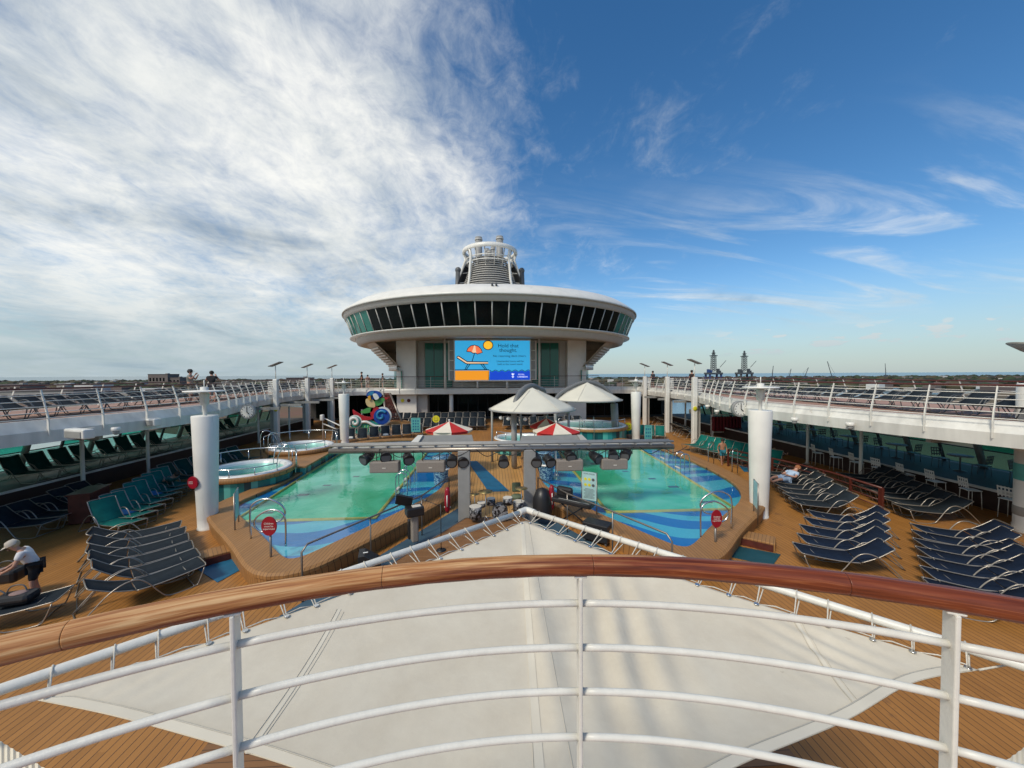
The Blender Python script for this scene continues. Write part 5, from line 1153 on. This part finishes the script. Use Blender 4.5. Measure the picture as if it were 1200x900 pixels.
for a0_, a1_ in zip(pang, pang[1:]):
    for z in zb:
        MB().tube([arcp(a0_+(a1_-a0_)*i/16, z) for i in range(17)], .0092, n=12).build('bar', M['railwhite'], fr)
for i, a in enumerate(pang):
    w_ = (.034,.012)[0]; m4 = Matrix.Rotation(R(-a), 4, 'Z'); q = MB(); q.box(arcp(a, 4.325), (.010, .046, 1.04), bev=.003, M4=m4); q.box(arcp(a, 4.846, RR), (.034,.036,.006), bev=.002, M4=m4); q.build('post', M['railwhite'], fr)
# ================================================================== BIRD AND WAVE SCULPTURE
sc_ = thing('bird_sculpture', 'colourful cut-out sculpture of a bird riding teal and blue waves at the far left', 'sculpture')
Ysc = 33.6
def S(px, py): p = YP(px, py, Ysc); return (p.x, p.z)
COLS = dict(cteal=(.03,.28,.24), cblue=(.01,.06,.32), cwhite=(.72,.74,.70), cred=(.42,.02,.03), cgreen=(.07,.30,.08), cyel=(.65,.50,.25), cdark=(.01,.02,.06), cbeak=(.70,.35,.03), csky=(.03,.22,.42))
for k_, c_ in COLS.items(): M[k_] = mat('painted_'+k_[1:], c_, .35, noise=.15, scale=3)
def spl(pts, d, m_, name, th=.10, sm=True):
    pp = [S(*p) for p in pts]; pp = [(v.x, v.y) for v in catmull([Vector((a_, b_, 0)) for a_, b_ in pp], 4, True)] if sm else pp
    MB().plate(pp, (0, Ysc-d, 0), (1,0,0), (0,0,1), th).build(name, M[m_], sc_)
def spiral(cx, cy, r0, turns, sgn, a0=0):
    return [(cx+r0*(1-t_/46)*math.cos(a0+sgn*turns*6.283*t_/46), cy+r0*(1-t_/46)*math.sin(a0+sgn*turns*6.283*t_/46)) for t_ in range(40)]
def disc(cx, cy, r): return [(cx+r*math.cos(i/14*6.283), cy+r*math.sin(i/14*6.283)) for i in range(14)]
spl([(409,494),(420,487),(432,491),(445,497),(455,500),(448,507),(430,509),(415,507)], 0, 'cteal', 'wave_body')
spl(disc(417,494,8), .12, 'cwhite', 'wave_crest'); spl(disc(417.5,494,6.4), .24, 'cteal', 'wave_curl')
MB().tube([(S(*p)[0], Ysc-.36, S(*p)[1]) for p in spiral(417.5,494,6.2,1.4,1,2.5)], .13, n=6).build('wave_swirl', M['cwhite'], sc_)
spl(disc(449,487,10.5), .12, 'cwhite', 'wave_crest'); spl(disc(448.4,487.6,9.2), .24, 'cblue', 'wave_curl')
MB().tube([(S(*p)[0], Ysc-.36, S(*p)[1]) for p in spiral(448,487,6.5,1.2,-1,-.6)], .12, n=6).build('wave_swirl', M['csky'], sc_)
MB().tube(catmull([(S(a_,b_)[0], Ysc-.18, S(a_,b_)[1]) for a_, b_ in ((420,496),(430,494),(441,499),(450,498),(457,493))], 6), .12, n=6).build('foam_line', M['cwhite'], sc_)
for i in range(9): MB().tube([(S(422+3.4*i,498)[0], Ysc-.05, S(422+3.4*i,498)[1]), (S(420.5+3.3*i,506)[0], Ysc-.05, S(420.5+3.3*i,506)[1])], .10, n=6).build('fringe', M['cgreen'], sc_)
spl([(414,480),(418,482),(427,487),(438,489),(434,492),(424,492),(417,489)], .10, 'cred', 'tail')
spl([(424,482),(431,478),(438,477),(437,482),(428,484)], .2, 'cgreen', 'wing')
spl([(436,478),(444,477),(446,484),(441,490),(436,488)], .2, 'cred', 'sash'); 
spl([(431,467),(437,467),(441,473),(440,477),(433,476),(430,471)], .25, 'cyel', 'belly')
spl([(431,463),(434,458.5),(440,457.5),(446,459),(449,463),(444,467),(436,467)], .3, 'cblue', 'head')
spl([(433,462),(436,459),(440,458.5),(439,462),(436,463)], .42, 'csky', 'crest'); spl([(439,462),(443,461),(446,466),(442,468)], .42, 'cwhite', 'cheek')
spl([(433,464),(436,463),(437,468),(434,468)], .42, 'cbeak', 'beak', sm=False); spl(disc(438,464.5,1.0), .54, 'cdark', 'eye')
spl([(440,470),(448,466),(452,468),(447,474),(441,475)], .2, 'cgreen', 'wing'); spl([(448,465),(455,466),(460,463),(453,468),(448,468)], .1, 'cred', 'tail')
for px in (424,446): MB().tube([(S(px,505)[0], Ysc+.15, 0), (S(px,500)[0], Ysc+.15, S(px,480)[1])], .10, n=6).build('support', M['dgrey'], sc_)
t = thing('climbing_net', 'brown rope climbing net frame leaning behind the bird sculpture', 'climbing net')
n0, n1, n2, n3 = YP(450,461,37), YP(457,461,37), YP(472,497,35.5), YP(452,499,35.5)
q = MB()
for i in range(9):
    q.tube([n0.lerp(n1, i/8), n3.lerp(n2, i/8)], .035, n=4); q.tube([n0.lerp(n3, i/8), n1.lerp(n2, i/8)], .03, n=4)
q.build('net', M['mahog'], t); MB().tube([n0, n3], .1).tube([n1, n2], .1).build('frame', M['dsteel'], t)
MB().lathe([(2.1,0),(1.8,.75),(1.2,1.0),(.001,1.05)], n=20).build('timber_plinth', M['coam'], t, Vector((n3.x+.8, 35.4, 0)))
# ================================================================== PEOPLE
def person(label, loc, rz, j=None, top=(.5,.5,.5), bottom=(.05,.05,.06), hair=(.02,.015,.01), skin='skin', shirt=True, shorts=True, sc_h=1.0, hat=None, group=None):
    J = dict(pel=(0,0,.95), sp=(0,.0,1.18), ch=(0,0,1.36), nk=(0,.01,1.50), hd=(0,.02,1.60), ht=(0,.02,1.70),
             shL=(-.18,0,1.42), elL=(-.24,-.02,1.14), wrL=(-.25,.08,.90), shR=(.18,0,1.42), elR=(.24,-.02,1.14), wrR=(.25,.08,.90),
             hpL=(-.10,0,.92), knL=(-.11,.03,.50), anL=(-.11,-.02,.08), toL=(-.13,.16,.03), hpR=(.10,0,.92), knR=(.11,.03,.50), anR=(.11,-.02,.08), toR=(.13,.16,.03))
    if j: J.update({k_: v_ for k_, v_ in j.items() if k_ != 'face'})
    RAD = dict(pel=.135, sp=.125, ch=.145, nk=.055, hd=.085, ht=.075, shL=.065, shR=.065, elL=.043, elR=.043, wrL=.028, wrR=.028, hpL=.092, hpR=.092, knL=.060, knR=.060, anL=.042, anR=.042, toL=.032, toR=.032)
    E_ = [('pel','sp'),('sp','ch'),('ch','nk'),('nk','hd'),('hd','ht'),('ch','shL'),('shL','elL'),('elL','wrL'),('ch','shR'),('shR','elR'),('elR','wrR'),('pel','hpL'),('hpL','knL'),('knL','anL'),('anL','toL'),('pel','hpR'),('hpR','knR'),('knR','anR'),('anR','toR')]
    t = thing('person', label, 'person', loc, rz, group); t.scale = (sc_h,)*3
    def skinned(name, names, edges, rad, m_, sub=1, extra=None, root=None):
        vs = [Vector(J[n_]) for n_ in names]; ed = [(names.index(a_), names.index(b_)) for a_, b_ in edges]; rr = [rad[n_] for n_ in names]
        if extra: 
            for base, tips in extra:
                bi = names.index(base)
                for path in tips:
                    pi = bi
                    for (v_, r_) in path: vs.append(v_); rr.append(r_); ed.append((pi, len(vs)-1)); pi = len(vs)-1
        me = bpy.data.meshes.new(name); me.from_pydata(vs, ed, []); o = bpy.data.objects.new(name, me); COL.objects.link(o); o.parent = t
        md = o.modifiers.new('skin', 'SKIN'); 
        sv = me.skin_vertices[0].data if me.skin_vertices else None
        if sv is None:
            bm = bmesh.new(); bm.from_mesh(me); bm.verts.layers.skin.verify(); bm.to_mesh(me); bm.free(); sv = me.skin_vertices[0].data
        for i, r_ in enumerate(rr): sv[i].radius = (r_, r_); sv[i].use_root = (i == (names.index(root) if root else 0))
        md.use_smooth_shade = True
        if sub: s2 = o.modifiers.new('sub', 'SUBSURF'); s2.levels = sub; s2.render_levels = sub
        me.materials.append(m_); return o
    ex = []
    for S_ in 'LR':
        e, w_ = Vector(J['el'+S_]), Vector(J['wr'+S_]); d = (w_-e).normalized(); sd = d.cross(Vector((0,1,.3))).normalized(); palm = w_+d*.07; fl_ = sd.cross(d).normalized()
        paths = [[(palm, .030)]]
        for k, (off, ln) in enumerate(((-.032,.072),(-.011,.082),(.011,.078),(.032,.062))):
            paths[0:0] = []
            pth = [(w_+d*.06+sd*off*.8, .016), (palm+d*.03+sd*off+fl_*.004, .0095), (palm+d*ln*.75+sd*off*1.1+fl_*.018, .0085), (palm+d*ln+sd*off*1.1+fl_*.035, .0075)]
            paths.append(pth)
        sgn = -1 if S_ == 'R' else 1; paths.append([(w_+d*.03+sd*.03*sgn, .014), (w_+d*.065+sd*.055*sgn+fl_*.01, .010), (w_+d*.095+sd*.06*sgn+fl_*.02, .0085)])
        ex.append(('wr'+S_, paths[1:]))
    skinned('body', [k_ for k_ in J], E_, RAD, M[skin], 1, ex, 'pel')
    f = 1.16
    if shirt:
        n_ = ['pel','sp','ch','shL','shR','nk']; JJ = dict(J); rad = dict(pel=.150, sp=.150, ch=.165, shL=.085, shR=.085, nk=.066)
        for S_ in 'LR': J['sl'+S_] = tuple(Vector(J['sh'+S_]).lerp(Vector(J['el'+S_]), .6)); rad['sl'+S_] = .072
        J['nkl'] = tuple(Vector(J['ch']).lerp(Vector(J['nk']), .45)); rad['nkl'] = .085
        skinned('shirt', ['pel','sp','ch','shL','shR','slL','slR','nkl'], [('pel','sp'),('sp','ch'),('ch','shL'),('ch','shR'),('shL','slL'),('shR','slR'),('ch','nkl')], rad, mat('shirt_fabric', top, .85, noise=.1, scale=8), 1)
    rad = dict(pel=.150, hpL=.108, hpR=.108)
    for S_ in 'LR':
        J['lg'+S_] = tuple(Vector(J['hp'+S_]).lerp(Vector(J['kn'+S_]), .85)); rad['lg'+S_] = .088; rad['kn'+S_] = .072; rad['an'+S_] = .055
    nm = ['pel','hpL','hpR','lgL','lgR']; ee = [('pel','hpL'),('pel','hpR'),('hpL','lgL'),('hpR','lgR')]
    if not shorts: nm = ['pel','hpL','hpR','knL','knR','anL','anR']; ee = [('pel','hpL'),('pel','hpR'),('hpL','knL'),('hpR','knR'),('knL','anL'),('knR','anR')]
    skinned('shorts' if shorts else 'trousers', nm, ee, rad, mat('lower_fabric', bottom, .85, noise=.1, scale=8), 1)
    hd, ht = Vector(J['hd']), Vector(J['ht']); upv = (ht-hd).normalized(); fwd = Vector(j.get('face', (0,1,0)) if j else (0,1,0)).normalized(); sd = fwd.cross(upv).normalized(); c = hd.lerp(ht, .5)
    MB().ball((0,0,0), .108, 16, (1,1.08,1.02)).build('hair', mat('hair', hair, .7, noise=.2, scale=30), t).matrix_local = Matrix.Translation(c-fwd*.022+upv*.035) @ Matrix((sd, fwd, upv)).transposed().to_4x4()
    q = MB()
    for s_ in (-1, 1): q.ball(c+fwd*.092+sd*.033*s_+upv*.005, .011)
    q.build('eyes', M['black'], t); MB().ball(c+fwd*.105-upv*.02, .014, sq=(1,1,1.4)).build('nose', M[skin], t); MB().ball(c+fwd*.090-upv*.058, .018, sq=(1.4,.6,.4)).build('mouth', M['redsign'], t)
    for s_ in (-1, 1): MB().ball(c+sd*.10*s_-upv*.005, .022, sq=(.6,1,1.3)).build('ear', M[skin], t)
    if hat:
        q = MB().lathe([(.001,.13),(.08,.115),(.115,.05),(.12,.0)], n=18); q.box((0,.13,.01), (.16,.11,.012), bev=.004)
        q.build('cap', mat('cap_fabric', hat, .8), t).matrix_local = Matrix.Translation(c+upv*.035-fwd*.01) @ Matrix((sd, fwd, upv)).transposed().to_4x4()
    return t
lean = dict(pel=(0,0,.92), sp=(0,.09,1.15), ch=(0,.18,1.32), nk=(0,.25,1.43), hd=(0,.32,1.50), ht=(0,.36,1.60), face=(0,.8,-.5),
            shL=(-.19,.19,1.37), elL=(-.26,.28,1.10), wrL=(-.12,.48,.96), shR=(.19,.19,1.37), elR=(.26,.28,1.10), wrR=(.12,.48,.98), knL=(-.12,.05,.50), anL=(-.12,-.05,.08), toL=(-.13,.12,.03), knR=(.12,.05,.50), anR=(.12,-.05,.08), toR=(.13,.12,.03))
person('woman in white T-shirt, cap and black shorts leaning over black bags at the far left', (-11.0,9.35,0), R(130), lean, (.72,.72,.72), (.012,.012,.014), (.45,.36,.22), hat=(.55,.50,.42), sc_h=.93)
for i_, (lab, c_, sz_) in enumerate((('big open black bag beside the leaning woman', tuple(P(8,682,.45)), (.55,.40,.34)), ('flat black backpack on the dark lounger at the far left', tuple(P(20,706,.42)), (.62,.40,.22)))):
    t = thing('bag', lab, 'bag', c_, R(15)); MB().box((0,0,sz_[2]/2), sz_, bev=.09).build('body', M['black'], t)
    MB().tube(catmull([(-.18,0,sz_[2]-.03),(-.1,.02,sz_[2]+.14),(.1,.02,sz_[2]+.14),(.18,0,sz_[2]-.03)], 5), .014, n=6).build('handle', M['dgrey'], t)
    MB().ball((.05,-.02,sz_[2]), .12, sq=(1.3,1,.25)).build('patch', mat('faded_print', (.30,.20,.18), .8), t)
walk = dict(anL=(-.11,-.28,.12), knL=(-.11,-.02,.50), toL=(-.12,-.14,.04), anR=(.11,.24,.08), knR=(.11,.16,.50), toR=(.12,.42,.05), elL=(-.26,.02,1.14), wrL=(-.22,.22,.98), elR=(.26,-.10,1.15), wrR=(.24,.0,.92))
person('shirtless man in teal swim shorts walking beside the right teal loungers', (13.5,21.0,0), R(165), walk, bottom=(.02,.16,.22), skin='skind', shirt=False, sc_h=.86)
lie = dict(pel=(0,0,.52), sp=(0,.22,.58), ch=(0,.38,.72), nk=(0,.48,.80), hd=(0,.56,.87), ht=(0,.62,.95), shL=(-.18,.38,.74), shR=(.18,.38,.74), elL=(-.28,.16,.62), wrL=(-.14,-.02,.66), elR=(.28,.16,.62), wrR=(.14,-.02,.66),
           hpL=(-.10,-.04,.50), hpR=(.10,-.04,.50), knL=(-.11,-.44,.58), knR=(.11,-.44,.52), anL=(-.11,-.82,.46), anR=(.11,-.84,.45), toL=(-.12,-.90,.60), toR=(.12,-.92,.60), face=(0,-.5,.8))
b = P(921,562,.5); person('person lying on a dark lounger in a pale blue top beside the big right column', (b.x, b.y, 0), R(-80), lie, (.42,.55,.72), (.30,.40,.55), (.35,.13,.05), sc_h=1.1)
person('person in a cream top seated behind the sunny teal loungers', (16.9,20.9,.0), R(120), lie, (.62,.52,.38), (.05,.05,.06), (.30,.22,.15))
person('person resting with legs up on the farthest left teal lounger', (-15.0,17.75,.02), R(-110), lie, (.03,.12,.11), (.03,.12,.11), (.03,.02,.01))
arms = dict(elR=(.30,.14,1.28), wrR=(.12,.26,1.50), elL=(-.30,.14,1.25), wrL=(-.10,.28,1.42))
for px, py, y, z, lab, tc_, bc_, hat_, jj, sc1 in (
    (223,455,22.5,3.81,'person in a khaki shirt and cap taking a photo up on the left walkway',(.28,.28,.24),(.3,.28,.22),(.05,.05,.05),arms,1.10),
    (248.5,456,22.8,3.81,'person in a black shirt leaning on the rail up on the left walkway',(.015,.015,.018),(.04,.04,.05),None,arms,1.06),
    (424,452,43.5,3.81,'person in black standing at the left end of the cross bridge',(.012,.012,.015),(.02,.02,.025),None,None,1.1),
    (448.5,452,44.4,3.81,'person in dark clothes near the lounge at the left of the bridge',(.03,.03,.035),(.03,.03,.03),None,None,1.0),
    (431,453,43,3.81,'short person in a pink top on the left end of the cross bridge',(.35,.22,.20),(.3,.28,.25),None,None,.9),
    (765,448,39,3.81,'person in dark shirt standing beyond the right end of the bridge',(.05,.06,.07),(.02,.02,.03),None,None,1.05),
    (810.5,448,34,3.81,'person in black by the farthest right lamp columns on the walkway',(.03,.02,.02),(.02,.02,.03),(.02,.02,.02),None,1.05)):
    p = YP(px, py, y); person(lab, (p.x, y, z), R(random.choice((-70,110,150,20))), jj, tc_, bc_, sc_h=sc1, hat=hat_)
# ================================================================== TABLES AND CHAIRS UNDER THE WALKWAYS
def chair(lab, loc, rz, m_='dgrey', group=None, h=.45):
    t = thing('chair', lab, 'chair', loc, rz, group)
    MB().box((0,0,h), (.44,.44,.03), bev=.012).build('seat', M[m_], t)
    q = MB()
    for z in (.0,.14,.28): q.box((0,.22+z*.15,h+.16+z), (.42,.02,.05), M4=Matrix.Rotation(R(-8), 4, 'X'))
    for x in (-.2,-.1,0,.1,.2): q.box((x,.24,h+.28), (.03,.02,.40), M4=Matrix.Rotation(R(-8), 4, 'X'))
    q.build('backrest', M[m_], t)
    for x in (-.19,.19):
        for y in (-.19,.19): MB().tube([(x,y,h-.01),(x*1.1,y*1.1,0)], .013, n=6).build('leg', M['railwhite'] if m_ == 'white' else M[m_], t)
    return t
ch1 = None
for i in range(9):
    x, y = 18.95, 11.3+1.15*i; lab = 'tall white slatted chair along the right platform edge, %s from the camera' % ORD[i]
    if ch1 is None: ch1 = chair(lab, (x, y, 0), R(80), 'white', 'white chairs on the right platform', .72)
    else: dup(ch1, (x, y, 0), R(80+random.uniform(-12,12)), lab, 'white chairs on the right platform')
def table(lab, loc, group):
    t = thing('cafe_table', lab, 'table', loc, 0, group); MB().lathe([(.001,.74),(.42,.74),(.43,.72),(.40,.70),(.001,.70)], n=24).build('tabletop', M['ceil'], t); MB().lathe([(.24,0),(.22,.03),(.03,.06),(.03,.70)], n=14).build('pedestal', M['dgrey'], t); return t
tb = {}; dc = None; gc = None
for s in (-1, 1):
    for i in range(8):
        if s < 0 and i > 2: break
        y = 10.5+2.7*i; x = s*21.6; lab = 'dark cafe table on the %s platform by the glass, %s from the camera' % (LAB[s], ORD[i]); g = 'cafe tables by the %s glass' % LAB[s]
        if 'o' not in tb: tb['o'] = table(lab, (x,y,.8), g)
        else: dup(tb['o'], (x,y,.8), 0, lab, g)
        for k, (dx, dy, a_) in enumerate(((0,-.75,180),(0,.75,0))):
            lab = 'dark chair on the %s side of the %s cafe table by the %s glass' % (['near','far'][k], ORD[i], LAB[s]); g = 'dark chairs by the %s glass' % LAB[s]
            if dc is None: dc = chair(lab, (x+dx,y+dy,.8), R(a_), 'dgrey', g)
            else: dup(dc, (x+dx,y+dy,.8), R(a_+random.uniform(-20,20)), lab, g)
# ================================================================== THE PORT BEYOND
def at(px, dist, z=ZW+3): d = ray(px, 440); return Vector((d.x/d.y*dist, dist, z))
M['bldg'] = mat('far_wall', (.34,.32,.29), .8, noise=.2, scale=.03); M['bldgd'] = mat('far_wall_dark', (.16,.13,.12), .8, noise=.2, scale=.03); M['bldgw'] = mat('far_wall_white', (.62,.62,.60), .7); M['roofm'] = mat('far_roof', (.12,.10,.10), .8)
BL = [(170,430,60,30,9,'bldg','long pale flat roofed terminal behind the left railing'),(192,1300,70,40,38,'bldgd','dark block rising on the left horizon left of the two people'),(208,1300,50,40,27,'bldgd','lower wing joined to the dark block on the left horizon'),(352,900,50,30,26,'bldgd','square dark block on the horizon between two left lamp columns'),
      (60,520,80,40,14,'bldg','wide grey warehouse at the far left behind the railing'),(20,800,60,40,16,'bldgd','brown roofed shed at the extreme left horizon'),(110,700,40,30,18,'bldgw','small white tower block above the left railing'),(284,760,60,25,14,'bldgw','white low building near the left clock'),
      (905,1500,120,60,10,'bldgw','low white sheds right of the oil rigs'),(960,1700,150,60,10,'bldgd','brown sheds beneath the cranes on the right'),(800,900,70,40,16,'bldgw','white blocks behind the right lamp columns'),(1010,1100,90,40,8,'bldg','pale hangar on the right marsh'),(1065,1500,60,40,9,'bldgw','small white hall on the right horizon'),(1150,1700,90,60,8,'bldgd','long dark hall at the right end of the horizon')]
for px, dist, w_, d_, h_, m_, lab in BL:
    p = at(px, dist); t = thing('port_building', lab, 'building', p, R(random.uniform(-12,12)))
    MB().box((0,0,h_/2-2), (w_,d_,h_+4)).build('walls', M[m_], t); MB().box((0,0,h_+.6), (w_+2,d_+2,1.2)).build('roof', M['roofm'], t)
    for k in range(int(w_/12)): MB().box((-w_/2+8+12*k,-d_/2-.1,h_*.55), (6,.3,h_*.3)).build('window_band', M['gdark'], t)
    MB().box((w_*.2,0,h_+2.4), (w_*.12,d_*.2,2.6)).build('roof_plant', M['bldg'], t)
q = MB()
for i in range(900):
    px = random.uniform(-40,1240)
    if 395 < px < 745 and random.random() < .8: continue
    dist = random.uniform(500,2300); p = at(px, dist); 
    if px > 900 and random.random() < .6: continue
    w_, h_ = random.uniform(8,30), random.uniform(4,13); q.cur = random.choice((0,1,1,2,3)); q.box((p.x,p.y,ZW+3+h_/2), (w_,random.uniform(8,20),h_), random.uniform(-.3,.3))
tag(q.build('town', [M['bldg'],M['bldgd'],M['bldgw'],M['roofm']]), 'far low town roofs spread along the shore as one mass', 'town', kind='stuff')
q = MB(); random.seed(5)
for i in range(3200):
    px = random.uniform(-60,1260); dist = random.choice((random.uniform(1300,2400), random.uniform(600,2300))); p = at(px, dist); r_ = random.uniform(5,13)
    q.cur = random.choice((0,1,2)); q.ball((p.x,p.y,ZW+3+r_*.4), r_, 6, (random.uniform(1,2),1,random.uniform(.5,.9)))
o = q.build('woodland', [mat('far_foliage', (.035,.055,.025), .9), mat('far_foliage_brown', (.075,.065,.035), .9), mat('far_foliage_dark', (.022,.03,.018), .9)]); tag(o, 'far belts of dark trees along the shore read as one mass', 'woodland', kind='stuff')
M['rigs'] = mat('rig_steel', (.07,.085,.10), .6); M['rigb'] = mat('rig_blue', (.03,.07,.22), .6)
def lattice(t, z0, z1, w0, w1, n, m_, name='derrick'):
    q = MB()
    for i in range(n):
        za, zb_ = z0+(z1-z0)*i/n, z0+(z1-z0)*(i+1)/n; wa, wb = w0+(w1-w0)*i/n, w0+(w1-w0)*(i+1)/n; C4 = [(-1,-1),(1,-1),(1,1),(-1,1)]
        for k in range(4):
            a_, b_ = C4[k], C4[(k+1) % 4]
            q.tube([(a_[0]*wa,a_[1]*wa,za),(a_[0]*wb,a_[1]*wb,zb_)], .9, n=4); q.tube([(a_[0]*wa,a_[1]*wa,za),(b_[0]*wb,b_[1]*wb,zb_)], .55, n=4); q.tube([(b_[0]*wa,b_[1]*wa,za),(a_[0]*wb,a_[1]*wb,zb_)], .55, n=4); q.tube([(a_[0]*wb,a_[1]*wb,zb_),(b_[0]*wb,b_[1]*wb,zb_)], .6, n=4)
    q.build(name, M[m_], t)
for px, dist, k in ((836,1500,'left'),(872,1560,'right')):
    p = at(px, dist, ZW); t = thing('oil_rig', 'drilling rig with tall lattice derrick on the right horizon, the %s of two' % k, 'oil rig', p)
    MB().box((0,0,34), (58,40,8)).build('deck', M['rigs'], t); lattice(t, 42, 110, 8, 7, 8, 'rigs'); lattice(t, 110, 132, 4, 1.5, 3, 'rigs', 'crown_mast'); MB().box((0,0,108), (22,22,3)).build('monkey_board', M['rigs'], t); MB().box((0,0,119), (13,13,2)).build('crown_block', M['rigs'], t)
    for x, y in ((-24,-15),(24,-15),(24,15),(-24,15)): MB().box((x,y,16), (6,6,34)).build('leg', M['rigb'] if k == 'left' else M['rigs'], t)
    for x, h_ in ((-22,14),(20,16),(26,8),(-12,10)): MB().box((x,0,38+h_/2), (7,12,h_)).build('deck_house', M['rigb'] if k == 'left' and x < 0 else M['rigs'], t)
    MB().tube([(28,0,60),(54,0,88)], 1.1, n=5).build('crane_boom', M['rigs'], t)
for i, (px, dist, dx, h_) in enumerate(((975,1500,-22,70),(943,1500,16,44),(925,1600,8,40),(905,1500,4,52),(1038,1900,-5,70))):
    p = at(px, dist); t = thing('port_crane', ['tall crane with boom leaning left','short crane with boom leaning right','small crane between the rigs and the tall crane','thin upright crane just right of the rigs','lone slim crane farther right over the marsh'][i], 'crane', p)
    MB().box((0,0,8), (12,12,20)).build('cab', M['rigs'], t); MB().tube([(0,0,14),(dx,0,h_+10)], 1.3, n=5).build('boom', M['rigs'], t); MB().tube([(0,0,16),(-dx*.5,0,30),(dx,0,h_+10)], .4, n=4).build('stay', M['rigs'], t)

# towels left on loungers
def towel(lab, host, m_, back=True):
    t = thing('towel', lab, 'towel', host.location, host.rotation_euler.z)
    pr = [(-.25,.375),(0,.37),(.16,.385),(.45,.57),(.78,.80)] if back else [(-.95,.43),(-.6,.40),(-.2,.375),(.1,.375)]
    rows = [[(x+.01*math.sin(k*3), -.22+.44*k/5+.015*math.sin(x*9+k), z+.012+.006*math.sin(k*2.3+x*7)) for k in range(6)] for x, z in pr]
    o = strip(rows, True).build('cloth', m_, t); md = o.modifiers.new('thick','SOLIDIFY'); md.thickness = .012
M['towelw'] = mat('white_towel', (.68,.67,.63), .95, bump=.5, bscale=120); M['towelb'] = mat('blue_towel', (.05,.20,.42), .95, bump=.5, bscale=120)
LG = {o['label']: o for o in sc.objects if o.get('category') == 'sun lounger'}
for sub_, m_, col_ in (('below the bird sculpture','towelw','white'),('behind the white umbrellas','towelw','white'),('far right between the tall lamp','towelb','blue'),('slanting row left of the big','towelb','blue')):
    c_ = [v for k_, v in LG.items() if sub_ in k_]
    for i_, k_ in enumerate(((1,4) if len(c_) > 5 else (1,))): towel('%s towel draped over the %s lounger of those %s' % (col_, ('second','fifth')[i_], {'below the bird sculpture':'below the bird sculpture','behind the white umbrellas':'behind the white umbrellas','far right between the tall lamp':'by the far right lamp columns','slanting row left of the big':'in the left teal row'}[sub_]), c_[k_], M[m_])
# ---- parts of parts go one level deeper
NEST = {'lens':('can','housing'),'badge':('cabinet',),'label_plate':('cabinet',),'icon':('panel',),'title':('panel',),'fine_print':('panel',),'pictogram_grid':('panel',),'hands':('dial',),'hour_mark':('dial',),
        'lettering':('oval_board','disc'),'face':('disc',),'hem_stitching':('hem',),'caption':('display',),'emblem':('display',),'window_band':('walls',),'roof_plant':('roof',),'key_strip':('keyboard_body',),'handle':('body',),'patch':('body',),'ring':('shaft',),'teal_band':('shaft',),'grey_band':('shaft',)}
for r_ in [o for o in sc.objects if o.parent is None and 'label' in o]:
    ch_ = list(r_.children)
    for c_ in ch_:
        b_ = c_.name.split('.')[0]; want = NEST.get(b_) or (('display',) if b_.startswith('picture_') else None)
        if not want: continue
        for d_ in ch_:
            if d_.name.split('.')[0] in want and d_.matrix_basis == Matrix.Identity(4): c_.parent = d_; break
